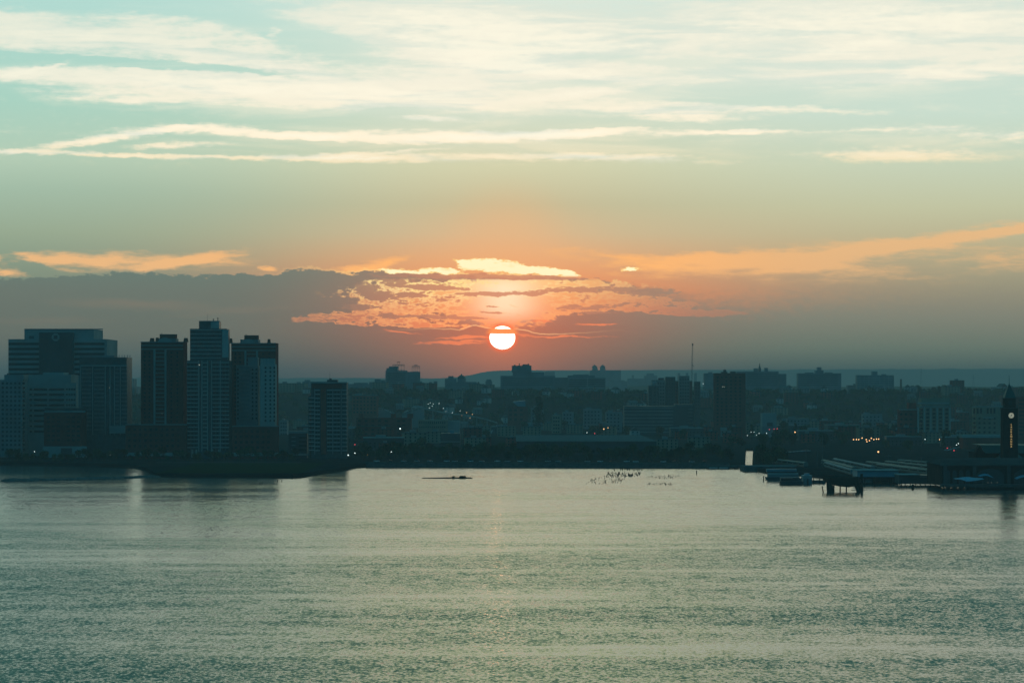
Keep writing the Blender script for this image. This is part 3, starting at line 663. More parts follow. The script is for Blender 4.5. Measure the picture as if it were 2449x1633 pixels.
for ua in (450, 458, 466): B.bands('window', ua, ua + 4, 870, 1078, 9.65, 5, M_GLASS)
for ua in (510, 518, 533, 541): B.bands('window', ua, ua + 4, 870, 1078, 9.65, 5, M_GLASS)
for ua, ub in ((458, 462), (468, 471.5), (506.5, 510), (522, 525)): B.band('portal_column', ua, ub, 1074, 1093, M_PALE, out=1.6)
B.put(MB().tube((B.X(494), 8, B.Z(768)), (B.X(494), 8, B.Z(750)), .12, .06), 'mast', M_STEEL)
for uu, vv in ((508, 762), (518.5, 759.5)): B.put(MB().tube((B.X(uu), 8, B.Z(768)), (B.X(uu), 8, B.Z(vv)), .35, .35).box(B.X(uu) - .5, B.X(uu) + .5, 7.5, 8.5, B.Z(vv + 2), B.Z(vv)), 'mast', M_STEEL)
B.band('lit_window', 476, 478, 871.5, 873.3, M_LITWIN, out=1.2)

for lab, ua, ub, vt in (('long dark brick podium at the foot of the left brick tower', 300, 448, 1014), ('dark brick podium at the foot of the right brick tower', 555, 667, 1018)):
    B = Bld('podium_building', lab, 'building', (ua + ub) / 2, 2322 if ua < 500 else 2326)
    B.blk('wall', ua, ub, vt, None, 0, 7, M_BROWN); B.band('cornice', ua, ub - 1, vt, vt + 2, M_CONC, out=.4)
    B.grid('window', [ua + 6 + k * 13 for k in range(int((ub - ua - 10) / 13))], 6, vt + 10, 1080, 13, 6, M_GLASS)
    B.band('base_course', ua, ub - 2, 1082, 1090, M_CONC, out=.5)

# --- balconied tower right of them
B = Bld('apartment_tower', 'grey tower with white balcony rails and a brick stripe, standing alone near the shore', 'apartment tower', 785, 2330)
B.blk('wall', 744, 833, 914.5, None, 0, 26, M_TINT); B.blk('side_wing', 737, 744.8, 945, None, 2, 18, M_TINT)
B.band('parapet', 744, 830, 913.5, 916, M_CONC, out=.5)
B.band('brick_stripe', 767.5, 780, 930, 1086, M_BRICK, out=.7); B.band('top_storey', 746, 818, 918, 929, M_BROWN, out=.5)
B.blk('roof_plant', 781, 808, 908, 914.5, 6, 18, M_DARK); B.blk('stair_head', 786, 792, 904.5, 908.2, 8, 14, M_DARK)
B.put(MB().tube((B.X(787), 10, B.Z(906)), (B.X(787), 10, B.Z(889)), .14, .06), 'mast', M_STEEL)
for ua, ub in ((738.5, 752), (753, 765), (782, 795), (797, 814), (818.5, 830)): B.bands('balcony', ua, ub, 932 if ua > 740 else 950, 1082, 9.6, 1.9, M_WHITE, out=1.3)
for uu in (752, 795.2, 815.5): B.band('pilaster', uu, uu + 1.5, 930, 1086, M_CONC, out=.8)
for ua in (755, 761, 784, 790, 800, 808): B.bands('window', ua, ua + 3.2, 935.5, 1082, 9.6, 4.6, M_GLASS)
B = Bld('apartment_block', 'low dark block beside the lone balconied tower', 'apartment block', 715, 2345)
B.blk('wall', 690, 738, 1031, None, 0, 20, M_DARK); B.band('parapet', 690, 738, 1030.5, 1036, M_CONC, out=.4)
B.bands('window_band', 697, 707, 1044, 1085, 9.6, 2.2, M_CONC); B.bands('window_band', 715, 733, 1044, 1085, 9.6, 5, M_GLASS)
B.band('base_course', 692, 740, 1084, 1089, M_CONC, out=.6)

# --- skyline buildings on the crest
ZC = 48.0
def crest(name, label, u, Y, blocks, winds=(), m=M_GREY, cat='building', zb=None, depth=24):
    B = Bld(name, label, cat, u, Y, ZC if zb is None else zb)
    for i, bl_ in enumerate(blocks):
        nm, ua, ub, vt, vb = bl_[:5]; mm = bl_[5] if len(bl_) > 5 else m
        B.blk(nm, ua, ub, vt, vb, 0 if i == 0 else 2 + i * .3, depth if i == 0 else depth - 4 - i * .3, mm)
    for w_ in winds: B.bands('window_band', *w_)
    return B
B = crest('hospital', 'stepped grey block on the hill crest carrying two scaffold sign frames', 950, 5000,
    [('wall', 922, 975, 886, None), ('upper_storey', 924, 952, 880, 886.2), ('crown', 930, 953, 876, 880.2), ('east_wing', 974, 1005, 889, None)], [(926, 970, 892, 925, 5, 1.8, M_GLASS)])
def frame(B, ua, ub, va, vb, vm):
    g_ = MB(); y = 12
    for k in range(5):
        uu = ua + (ub - ua) * k / 4; g_.tube((B.X(uu), y, B.Z(vb)), (B.X(uu), y, B.Z(vm)), .22, .22)
    for vv, r in ((vm, .55), (vm + 3, .25), (vb - 1.5, .25)): g_.tube((B.X(ua - 1), y, B.Z(vv)), (B.X(ub + 1), y, B.Z(vv)), r, r)
    um = (ua + ub) / 2 - 1
    g_.tube((B.X(um - 2), y, B.Z(vm)), (B.X(um), y, B.Z(va)), .25, .2); g_.tube((B.X(um + 3), y, B.Z(vm)), (B.X(um + 2), y, B.Z(va)), .25, .2); g_.tube((B.X(um - 3), y, B.Z(va + 2)), (B.X(um + 5), y, B.Z(va + 2)), .5, .5)
    B.put(g_, 'sign_frame', M_STEEL)
frame(B, 939, 966, 863.5, 886, 872); frame(B, 985, 1003, 871, 890, 876)
crest('apartment_block', 'small grey block on the hill crest behind the lone balconied tower', 755, 5050, [('wall', 723, 790, 912, None), ('roof_box', 728, 742, 908.5, 912.2)], [(745, 786, 915, 925, 4, 1.6, M_GLASS)])
crest('apartment_block', 'flat roofed low block on the crest just right of the balconied tower', 860, 4980, [('wall', 833, 885, 918, None), ('roof_box', 846, 880, 915, 918.2)])
crest('school', 'low long block on the crest left of the scaffold sign building', 905, 5060, [('wall', 883, 924, 913.5, None), ('roof_box', 896, 911, 906.5, 913.7), ('roof_plant', 911, 922, 908.5, 913.7)])
crest('water_tank', 'small squat tank house on the crest right of the scaffold sign building', 1041, 5000, [('wall', 1037, 1046, 911.5, None)], cat='tank house')
B = crest('courthouse', 'domed building with a little lantern on the hill crest', 1103, 5000, [('wall', 1064, 1140, 913, None), ('west_wing', 1064, 1092, 905.5, 913.2), ('tower', 1072, 1085, 899, 905.7), ('drum', 1094, 1114, 905, 913.2)], cat='courthouse')
B.put(MB().lathe([(7.2, B.Z(905)), (6.6, B.Z(901.5)), (4.2, B.Z(898.5)), (1.4, B.Z(896.8)), (1.0, B.Z(895)), (.2, B.Z(893.5))], B.X(1103.5), 10, 14), 'dome', M_COPPER)
B.put(MB().frustum(B.X(1138), B.X(1150), 2, 20, B.Z(924), B.Z(913), .2), 'sloping_roof', M_SLATE)
crest('apartment_block', 'narrow block with a little roof box on the crest left of the hospital', 1170, 5000, [('wall', 1161, 1177, 911, None), ('roof_box', 1163, 1175, 907, 911.2)])
B = crest('hospital', 'wide hospital on the crest beneath the sun with a square overhanging tower', 1265, 4950,
    [('wall', 1197, 1328, 898.5, None), ('tower', 1226, 1269, 890, 898.7), ('middle_storey', 1269, 1302, 890, 898.7)], [(1202, 1322, 904, 925, 5, 1.8, M_TINT)], cat='hospital')
tw = B.blk('tower_head', 1224, 1271, 874, 890, 1, 26, M_GREY); B.put(MB().box(B.X(1230), B.X(1233), 8, 10, B.Z(874), B.Z(872)).box(B.X(1241), B.X(1243), 8, 10, B.Z(874), B.Z(869)).box(B.X(1250), B.X(1266), 8, 12, B.Z(874), B.Z(871)).box(B.X(1262), B.X(1265), 8, 10, B.Z(871), B.Z(869.5)), 'roof_plant', M_DARK, tw)
crest('apartment_block', 'plain slab joining the hospital to the ribbed office on the crest', 1345, 4990, [('wall', 1325, 1360, 902.5, None)])
B = crest('office_building', 'long ribbed office slab with a raised middle on the hill crest', 1402, 4960, [('wall', 1358, 1448, 903, None), ('roof_box', 1357.5, 1423, 897.5, 903.2), ('roof_plant', 1370, 1408, 895.5, 897.7)],
    [(1360, 1404, 907.5, 925, 5, 2, M_GLASS), (1406, 1446, 907.5, 925, 5, 2, M_GLASS)], cat='office building')
B.band('pilaster', 1404.2, 1405.8, 903, 930, M_PALE)
ZF = 35.0
def far(name, label, u, Y, blocks, extra=None, cat='building'):
    B = Bld(name, label, cat, u, Y, ZF)
    for i, (nm, ua, ub, vt, vb) in enumerate(blocks): B.blk(nm, ua, ub, vt, vb, i * .5, 40 - i * .5, M_GREY)
    return B
B = far('city_hall', 'faint far building with twin domes beyond the crest', 1432, 9900, [('wall', 1410, 1485, 885, None), ('west_tower', 1416, 1429, 879, 885.2), ('east_tower', 1435, 1448, 879, 885.2)])
for uu in (1422.5, 1441.5): B.put(MB().lathe([(9, B.Z(879)), (9, B.Z(877)), (6.5, B.Z(875)), (2.5, B.Z(873)), (.5, B.Z(872))], B.X(uu), 20, 12), 'dome', M_COPPER)
far('distant_block', 'faint far slab just left of the twin domed building', 1318, 10200, [('wall', 1303, 1327, 889, None)])
far('distant_block', 'faint sloping stand far beyond the crest, right of the ribbed slab', 1478, 8800, [('wall', 1457, 1500, 911, None), ('upper_storey', 1460, 1494, 909, 911.2)], cat='stadium')
far('distant_block', 'faint far church mass above the crest between stand and dark mid-rises', 1525, 9500, [('wall', 1500, 1545, 905, None), ('tower', 1511, 1516, 897, 905.2)], cat='church')
far('distant_block', 'faint far rounded block above the dark mid-rises', 1556, 9800, [('wall', 1540, 1572, 898, None), ('upper_storey', 1546, 1564, 893, 898.2)])
for uu, lab in ((1623.5, 'leftmost of three slim faint far towers by the crane'), (1643, 'middle one of three slim faint far towers by the crane'), (1663, 'slim faint far tower right of the crane')):
    far('slim_tower', lab, uu, 9700, [('wall', uu - 3.4, uu + 3.4, 892, None)], cat='tower')
far('distant_block', 'faint far block left of the dark tower with a roof tank', 2200, 9800, [('wall', 1180, 1192, 909, None)]) if False else None
far('distant_block', 'small faint tower between bank tower and left brick tower', 322, 4700, [('wall', 317, 327, 906, None), ('lower_wing', 327, 336, 925, None)])

# clustered dark mid-rises on the slope
ms_ = [(1549,1575,922,'lowest leftmost step of the dark mid-rise cluster below the crane'),(1557,1590,909,'dark mid-rise second from left in the cluster below the crane'),(1574,1588,904,'narrow dark mid-rise rising in the cluster below the crane'),
  (1590,1615,901.5,'flat topped dark mid-rise at the middle of the cluster below the crane'),(1622,1649,899.5,'tallest broad dark mid-rise right beneath the crane boom'),(1612,1656,911,'dark mid-rise filling the gap in the cluster below the crane'),(1659,1675,912.5,'separate slim dark mid-rise right of the crane')]
for i, (ua, ub, vt, lab) in enumerate(ms_):
    B = Bld('mid_rise', lab, 'apartment block', (ua + ub) / 2, 3930 + (i * 37) % 110, GZ, group='dark mid-rises below the crane')
    B.blk('wall', ua, ub, vt, None, 0, 22, [M_DARK, M_GREY, M_BROWN][i % 3]); a_, b_ = B.fit(ua, ub, 0, 22)
    B.band('parapet', a_, b_, vt - .8, vt + 1.2, M_GREY, out=.4)
    B.grid('window', [a_ + 2 + k * 6 for k in range(int((b_ - a_) / 6))], 3, vt + 6, 985, 8, 3.4, M_GLASS)
B = Bld('lattice_tower', 'lattice legged water tower in front of the dark mid-rise cluster', 'water tower', 1566, 3850)
g_ = MB()
for sx_ in (-1, 1):
    for sy_ in (-1, 1): g_.tube((sx_ * 4.2, 5 + sy_ * 4, 0), (sx_ * 2.6, 5 + sy_ * 2.6, B.Z(922)), .35, .3)
for k in range(5):
    z0 = B.Z(922) * k / 5; z1 = B.Z(922) * (k + 1) / 5; r0_ = 4.2 - 1.6 * k / 5; r1_ = 4.2 - 1.6 * (k + 1) / 5
    g_.tube((-r0_, 1.5, z0), (r1_, 2, z1), .15, .15); g_.tube((r0_, 1.5, z0), (-r1_, 2, z1), .15, .15); g_.tube((-r1_, 2, z1), (r1_, 2, z1), .18, .18)
B.put(g_, 'leg_frame', M_STEEL); B.put(MB().lathe([(3.2, B.Z(922)), (3.4, B.Z(921)), (3.4, B.Z(914.5)), (.4, B.Z(912))], 0, 5, 12), 'tank', M_GREY)

B = Bld('apartment_tower', 'broad dark slab tower with a roof tank, right of the crane', 'apartment tower', 1745, 3500)
B.blk('wall', 1706, 1783, 892, None, 0, 20, M_BROWN); B.blk('roof_box', 1746, 1760, 888, 892.2, 3, 14, M_DARK); B.blk('roof_box', 1724, 1740, 889, 892.2, 3, 14, M_DARK)
B.put(MB().lathe([(1.8, 0), (2.0, .4), (2.0, 2.2), (.3, 3.0)], B.X(1734.5), 8, 10).tube((B.X(1734.5), 8, -1), (B.X(1734.5), 8, .2), 1, 1), 'tank', M_STEEL).location = (0, 0, B.Z(888.6))
B.grid('window', [1714, 1724, 1735, 1746, 1757, 1768], 4.4, 900, 1020, 8.6, 4.2, M_GLASS, skip=.06)
B.grid('lit_window', [1727.5], 1.4, 924, 930, 10, 1.6, M_LITWIN, out=.2); B.band('lit_window', 1731, 1732.4, 924, 925.6, M_LITWIN, out=.2)
crest('apartment_block', 'pale narrow block on the crest just left of the broad dark slab tower', 1693, 4950, [('wall', 1682, 1706, 892.5, None), ('roof_box', 1693, 1704, 889.5, 892.7)])
B = crest('apartment_slab', 'long slab with a pointed church spire rising behind it on the crest', 1825, 4950, [('wall', 1760, 1862, 888, None), ('east_wing', 1861, 1881, 894, None), ('roof_box', 1802, 1813, 880.5, 888.2), ('roof_plant', 1828, 1837, 879.5, 888.2)], [(1786, 1858, 893, 925, 4.6, 1.5, M_TINT)], cat='apartment block')
B = Bld('church', 'slim pointed church spire sticking up over the long crest slab', 'church', 1817, 5100, ZC)
B.blk('tower', 1814, 1820, 886, None, 0, 5, M_SLATE); B.put(MB().lathe([(3.0, B.Z(886)), (1.6, B.Z(878)), (.5, B.Z(871.5)), (.9, B.Z(871)), (.15, B.Z(868))], B.X(1817), 2.5, 8), 'spire', M_SLATE)
B = crest('apartment_slab', 'broad slab with a stepped square centre on the crest, second slab from the right', 1958, 4960, [('wall', 1905, 2012, 892.5, None), ('stepped_roof', 1948, 1970, 885.5, 892.7), ('roof_box', 1953, 1965, 878, 885.7), ('roof_plant', 1925, 1946, 890.5, 892.7), ('roof_plant', 1972, 1992, 890.5, 892.7)], [(1912, 2004, 897, 925, 4.6, 1.4, M_TINT)], cat='apartment block')
B = crest('apartment_slab', 'rightmost slab on the crest with one roof box and pale window lines', 2092, 5000, [('wall', 2046, 2138, 897, None), ('roof_box', 2084, 2099, 888, 897.2), ('roof_plant', 2108, 2120, 894.5, 897.2)], [(2050, 2134, 903, 925, 5, 1.8, M_PALE)], cat='apartment block')
for uu in (2056, 2066, 2077, 2103, 2114, 2124): B.band('pilaster', uu, uu + 1.4, 899, 930, M_PALE, out=.3)
B = Bld('chimney', 'free standing square chimney on the crest right of the rightmost slab', 'chimney', 2155, 4980, ZC); B.put(MB().frustum(-1.6, 1.6, 0, 3, 0, B.Z(906.5), .92), 'shaft', M_BRICK); B.put(MB().box(-1.7, 1.7, -.2, 3.2, B.Z(907.5), B.Z(906)), 'cap', M_CONC)
crest('apartment_block', 'tiny low block on the crest left of the rightmost slab', 2030, 5020, [('wall', 2024, 2046, 921, None), ('roof_box', 2040, 2046, 917.5, 921.2)])

# crane
B = Bld('crane', 'tall thin lattice crane boom rising above the dark mid-rises', 'crane', 1655, 4000)
g_ = MB(); xb, xt = B.X(1653.5), B.X(1657.5); zb_, zt = 30.0, B.Z(824)
for sx_ in (-1, 1):
    for sy_ in (-1, 1): g_.tube((xb + sx_ * 1.1, 10 + sy_ * 1.1, zb_), (xt + sx_ * .55, 10 + sy_ * .6, zt), .20, .16, 4)
nk = 26
for k in range(nk):
    f0, f1 = k / nk, (k + 1) / nk; wa = 1.1 - .5 * f0; wb = 1.1 - .5 * f1; s_ = 1 if k % 2 else -1
    for yy in (8.9, 11.1): g_.tube((xb + (xt - xb) * f0 - s_ * wa, yy, zb_ + (zt - zb_) * f0), (xb + (xt - xb) * f1 + s_ * wb, yy, zb_ + (zt - zb_) * f1), .10, .10, 4)
B.put(g_, 'boom', M_STEEL); B.put(MB().box(xt - .9, xt + .9, 9, 11, zt - 1, zt + 1.8), 'boom_head', M_STEEL)
B.put(MB().tube((B.X(1656), 10, B.Z(872)), (B.X(1660), 10, B.Z(876)), .5, .3), 'jib_hook', M_STEEL); B.put(MB().box(-4, 4, 5, 15, 0, 30), 'crane_base', M_STEEL)

# --- middle distance buildings
B = Bld('office_building', 'wide dark office with many thin pale floor lines below the mid-rise cluster', 'office building', 1560, 3500)
B.blk('wall', 1490, 1645, 971, None, 0, 40, M_DARK); B.bands('floor_edge', 1491, 1610, 974, 1035, 8.3, 1.4, M_CONC); B.blk('east_wing', 1612, 1660, 966, None, 6, 40, M_DARK)
B.bands('floor_edge', 1614, 1658, 969, 1035, 8.3, 1.2, M_GREY, y=6)
B = Bld('civic_building', 'tall classical block with pale column strips and a heavy cornice, right part of town', 'office building', 2233, 3080)
B.blk('wall', 2196, 2272, 952, None, 0, 26, M_TAN)
B.band('cornice', 2194, 2270, 962, 966, M_PALE, out=1.0); B.band('cornice', 2196, 2270, 971, 973.5, M_CONC, out=.8)
for k in range(6): B.band('column', 2194 + k * 15.2, 2197.2 + k * 15.2, 974, 1058, M_PALE, out=.9)
for k in range(5): B.bands('window', 2200 + k * 15.2, 2207 + k * 15.2, 977, 1055, 9, 6, M_GLASS)
B = Bld('warehouse', 'low maroon block left of the classical column building', 'warehouse', 2170, 3100); B.blk('wall', 2146, 2195, 979, None, 0, 30, M_BROWN); B.blk('roof_box', 2170, 2193, 963, 979.2, 4, 20, M_BRICK); B.band('parapet', 2150, 2193, 978, 980.5, M_CONC, out=.4)
B.grid('window', [2152, 2164, 2176], 6, 988, 1040, 12, 5, M_GLASS)
B = Bld('apartment_block', 'dim block with arched top windows left of the clock tower', 'apartment block', 2355, 3100); B.blk('wall', 2325, 2400, 972, None, 0, 30, M_TAN); B.band('cornice', 2325, 2398, 971, 973.5, M_PALE, out=.5)
for uu in (2328, 2336, 2344, 2360, 2368, 2376): B.band('window', uu, uu + 4.5, 976, 989, M_GLASS)
B.grid('window', [2328, 2340, 2352, 2364, 2376], 5, 998, 1050, 11, 5, M_GLASS); B.band('lower_roof', 2350, 2376, 997, 1000, M_PALE, out=2)
B = Bld('apartment_block', 'dim slab partly hidden behind the right side of the clock tower', 'apartment block', 2440, 3200); B.blk('wall', 2400, 2480, 949, None, 0, 30, M_BROWN); B.bands('window_band', 2437, 2449, 955, 1040, 9, 4, M_GLASS)
B = Bld('market_hall', 'low teal roofed shed behind the rail terminal gable', 'hall', 2330, 2700); B.blk('wall', 2295, 2400, 1046, None, 0, 20, M_BRICK); B.blk('roof', 2293, 2398, 1040, 1046.5, -1, 20, M_CONC)
B = Bld('warehouse', 'pale box like store on the slope foot right of the dark slab tower', 'warehouse', 1840, 3300); B.blk('wall', 1823, 1857, 988, 1020, 0, 24, M_CONC, fit=False); B.blk('base_wall', 1823, 1857, 1020, None, .1, 24, M_GREY, fit=False); B.band('doorway', 1834, 1848, 1010, 1019, M_DARK)
B = Bld('warehouse', 'long dark brick warehouse with three chimney blocks behind the shore trees', 'warehouse', 920, 3100)
B.blk('wall', 852, 985, 999, None, 0, 30, M_BROWN)
for ua, ub in ((858, 869), (935, 946), (974, 988)): B.blk('stair_tower', ua, ub, 989, 1000, -.6, 8, M_BRICK, fit=False)
B.band('roof_edge', 862, 933, 1018, 1020, M_COPPER, out=1.5)
B.grid('window', [856, 872, 888, 904, 920, 950, 962], 7, 1004, 1060, 10.5, 4.6, M_GLASS)
B = Bld('warehouse', 'long pale building with a row of small arched windows, middle left', 'warehouse', 1050, 3150)
B.blk('wall', 1000, 1072, 1004, None, 0, 30, M_TAN); B.blk('east_wing', 1071, 1100, 1006, None, 2, 28, M_CONC)
for k in range(13): B.band('window', 1003 + k * 5, 1005 + k * 5, 1008, 1013, M_GLASS)
for k in range(13): B.band('window', 1003 + k * 5, 1005 + k * 5, 1019, 1023, M_GLASS)
B = Bld('shed', 'squat black shed with a pale base line amid the shore trees', 'shed', 1078, 2850); B.blk('wall', 1054, 1101, 1036, None, 0, 20, M_DARK); B.band('base_line', 1050, 1101, 1055, 1057, M_CONC, out=1); B.blk('roof_plant', 1076, 1086, 1029, 1036.2, 3, 10, M_BLUE)
B = Bld('ramp', 'short pale tilted ramp catching light above the parking roof, middle left', 'ramp', 1172, 3300)
B.put(MB().prism([(B.X(1158), B.Z(1040)), (B.X(1172), B.Z(1040)), (B.X(1180), B.Z(1029)), (B.X(1177), B.Z(1028)), (B.X(1168), B.Z(1037)), (B.X(1158), B.Z(1038.2))], 0, 6), 'deck', M_WHITE)
B = Bld('house', 'house with a big pale teal sloping roof on the slope below the hospital', 'house', 1240, 4050)
B.blk('wall', 1214, 1262, 972, None, 0, 20, M_BROWN)
B.put(MB().add([(B.X(1226), -1, B.Z(961)), (B.X(1256), -1, B.Z(958)), (B.X(1257), -1, B.Z(972)), (B.X(1238), -1, B.Z(971)), (B.X(1226), 8, B.Z(960)), (B.X(1256), 8, B.Z(957)), (B.X(1257), 8, B.Z(972)), (B.X(1238), 8, B.Z(971))],
    [(0, 1, 2, 3), (4, 7, 6, 5), (0, 4, 5, 1), (1, 5, 6, 2), (3, 2, 6, 7), (0, 3, 7, 4)]), 'roof', M_BLUE)
B.grid('window', [1218, 1230, 1244], 6, 978, 1010, 11, 5, M_GLASS)

# parking deck with cars on its pale roof
B = Bld('parking_garage', 'long low parking garage with a pale roof deck behind the middle shore', 'parking garage', 1400, 2460)
DZ = 12.0
B.put(MB().box(B.X(1236), B.X(1570), 0, 62, 0, DZ - .5), 'wall', M_DARK); B.put(MB().box(B.X(1234), B.X(1572), -1, 320, DZ - .5, DZ), 'roof_deck', M_PAVE)
for ua in range(1250, 1565, 30): B.put(MB().box(B.X(ua), B.X(ua + 22), -.5, .3, 2, 4.2), 'opening', M_GLASS); 
B.put(MB().box(B.X(1238), B.X(1570), 300, 301, 0, DZ - .5), 'rear_wall', M_DARK)
# purple tinged brick block and further named blocks in the mid ground
for (ua, ub, vt, Y, m_, lab) in ((842, 905, 945, 4050, M_BRICK, 'tall maroon block on the slope foot right of the balconied tower'), (1270, 1300, 975, 3900, M_GREY, 'grey slab below the hospital, left of a tall dark tree'),
    (1345, 1372, 985, 3950, M_GREY, 'small grey block in the hollow under the ribbed office slab'), (1395, 1440, 978, 4000, M_GREY, 'pale topped block under the ribbed office slab, right of the hollow'), (1448, 1488, 985, 3700, M_GREY, 'grey block just left of the thin lined dark office'),
    (1320, 1342, 992, 3600, M_TAN, 'narrow tan block behind the parking garage'), (1880, 1935, 1000, 3700, M_GREY, 'plain dark block right of the pale box store'), (1960, 2010, 1005, 3700, M_BROWN, 'brown block left of the group of orange lamps'),
    (2060, 2110, 990, 3900, M_GREY, 'dim slab above the group of orange lamps'), (2285, 2318, 985, 3800, M_BROWN, 'brown block between the column building and arched block'), (668, 690, 1005, 3500, M_GREY, 'grey block between the brick tower podium and low dark block')):
    B = Bld('town_block', lab, 'building', (ua + ub) / 2, Y); B.blk('wall', ua, ub, vt, None, 0, 24, m_); B.blk('roof_box', ua + 6, ua + 6 + (ub - ua) * .3, vt - 4, vt + .2, 4, 14, M_GREY); B.band('parapet', ua + 1.5, ub - 1.5, vt - .4, vt + 1, M_CONC, out=.3)
    n_ = max(3, int((ub - ua) / 9)); B.grid('window', [ua + 3 + k * (ub - ua - 5) / n_ for k in range(n_)], 3.6, vt + 5, min(vt + 50, 1045), 8.5, 3.6, M_GLASS)

# ------------------------------------------------------------------ rail terminal with clock tower
B = Bld('rail_terminal', 'long dark rail and ferry terminal hall with big arches at the right water edge', 'terminal', 2350, 1700)
B.put(MB().box(B.X(2252), B.X(2600), 0, 60, 0, B.Z(1112)), 'wall', M_DARKBRICK)
B.put(MB().frustum(B.X(2250), B.X(2602), -2, 62, B.Z(1112), B.Z(1099), .93, ky=.5), 'roof', M_ROOF)
B.put(MB().box(B.X(2248), B.X(2604), -1.4, -.02, B.Z(1114), B.Z(1111)), 'cornice', M_SLATE)
def arch(ua, ub, vt, vb):
    pts = []
    for k in range(13): t_ = math.pi * k / 12; pts.append((B.X((ua + ub) / 2 - math.cos(t_) * (ub - ua) / 2), B.Z(vb - (vb - vt) * math.sin(t_))))
    pts += [(B.X(ub), B.Z(1170)), (B.X(ua), B.Z(1170))]
    B.put(MB().prism(pts[::-1], -.5, .4), 'arch', M_DARK)
for ua in (2335, 2425): arch(ua, ua + 66, 1121, 1139)
for ua in (2262, 2278, 2294, 2310): arch(ua, ua + 10, 1124, 1132)
for uu in (2256, 2326, 2408): B.put(MB().box(B.X(uu), B.X(uu + 8), -1.6, .1, 0, B.Z(1112)), 'pilaster', M_SLATE)
B.put(MB().box(B.X(2248), B.X(2604), -9, -.6, -1, .6), 'quay', M_WALL)
for uu in (2384, 2370, 2362): B.put(MB().box(B.X(uu), B.X(uu + .8), -.7, -.5, B.Z(1154), B.Z(1153)), 'lit_window', M_LITWIN)
B = Bld('train_hall', 'gabled teal roofed head house between terminal roof and clock tower', 'hall', 2370, 1790)
B.put(MB().box(B.X(2335), B.X(2600), 0, 30, 0, B.Z(1082)), 'wall', M_DARKBRICK)
B.put(MB().prism([(B.X(2331), B.Z(1083)), (B.X(2352), B.Z(1083)), (B.X(2341.5), B.Z(1064))], -3, 6), 'gable', M_DARKBRICK)
B.put(MB().add([(B.X(2341.5), -3.5, B.Z(1063.5)), (B.X(2600), -3.5, B.Z(1066)), (B.X(2600), -6, B.Z(1083)), (B.X(2353), -6, B.Z(1083)), (B.X(2341.5), 30, B.Z(1063.5)), (B.X(2600), 30, B.Z(1063.5))],
   [(0, 1, 5, 4), (0, 3, 2, 1)]), 'roof', M_COPPER)
B.put(MB().frustum(B.X(2380), B.X(2440), -12, 8, B.Z(1095), B.Z(1080), .5), 'lower_roof', M_COPPER)

B = Bld('clock_tower', 'dark clock tower with a pointed spire and lit vertical letters at the right edge', 'clock tower', 2418, 1760)
X, Z = B.X, B.Z
B.put(MB().frustum(X(2398.5), X(2435), 0, 9.5, 0, Z(985), .96), 'shaft', M_DARKBRICK)
B.put(MB().box(X(2399), X(2434.5), -.2, 9.6, Z(985), Z(975)), 'clock_stage', M_DARKBRICK); B.put(MB().box(X(2398), X(2435.5), -.6, 10, Z(976.5), Z(974.5)), 'cornice', M_SLATE)
B.put(MB().box(X(2403.5), X(2430), 1.2, 8.2, Z(975), Z(952)), 'belfry', M_DARKBRICK)
for ua in (2413.2, 2417.6): B.put(MB().box(X(ua), X(ua + 2.6), 1.05, 1.3, Z(968), Z(959)), 'belfry_opening', M_TINT)
B.put(MB().box(X(2402.5), X(2431), .9, 8.5, Z(953), Z(951)), 'cornice', M_SLATE)
B.put(MB().frustum(X(2403), X(2430.5), 1.0, 8.4, Z(951), Z(918), .06), 'spire', M_COPPER)
B.put(MB().tube((X(2416.8), 4.7, Z(920)), (X(2416.4), 4.7, Z(897)), .22, .08), 'finial', M_STEEL); B.put(MB().lathe([(.1, Z(918.5)), (.45, Z(917.7)), (.1, Z(917))], X(2416.7), 4.7, 8), 'finial_ball', M_STEEL)
for uu in (2401, 2432.5): B.put(MB().frustum(X(uu) - .5, X(uu) + .5, -.1, 1, Z(985), Z(968), .3), 'corner_pinnacle', M_COPPER)
cx_, cz_ = X(2418.5), Z(993.3)
def discm(r, y0, y1, n_=28): return MB().prism([(cx_ + r * math.cos(2 * math.pi * k / n_), cz_ + r * math.sin(2 * math.pi * k / n_)) for k in range(n_)], y0, y1)
B.put(discm(1.95, -.12, .6), 'clock_rim', M_DARK); cf = B.put(discm(1.72, -.22, -.1), 'clock_face', M_CLOCK)
h_ = MB()
for k in range(12): a = math.pi * k / 6; h_.tube((cx_ + 1.25 * math.cos(a), -.26, cz_ + 1.25 * math.sin(a)), (cx_ + 1.55 * math.cos(a), -.26, cz_ + 1.55 * math.sin(a)), .10, .10, 4)
B.put(h_, 'hour_mark', M_DARK, cf); B.put(MB().tube((cx_, -.28, cz_), (cx_ - .55, -.28, cz_ - .8), .17, .1, 5), 'hour_hand', M_DARK, cf); B.put(MB().tube((cx_, -.3, cz_), (cx_ + .7, -.3, cz_ + .85), .13, .08, 5), 'minute_hand', M_DARK, cf); B.put(discm(.35, -.32, -.23, 10), 'hub', M_DARK, cf)
for k, chh in enumerate('LACKAWANNA'):
    fc = bpy.data.curves.new('letter', 'FONT'); fc.body = chh; fc.size = 1.35; fc.extrude = .06; fc.align_x = 'CENTER'; fc.offset = 0.02
    fc.materials.append(M_LETTER)
    fo = bpy.data.objects.new('letter', fc); COL.objects.link(fo); fo.parent = B.r
    me_ = bpy.data.meshes.new_from_object(fo); bpy.data.objects.remove(fo); fo = bpy.data.objects.new('letter', me_); COL.objects.link(fo); fo.parent = B.r
    fo.location = (X(2418.5), -.16, Z(1016.5 + k * 5.85)); fo.rotation_euler = (R(90), 0, 0)

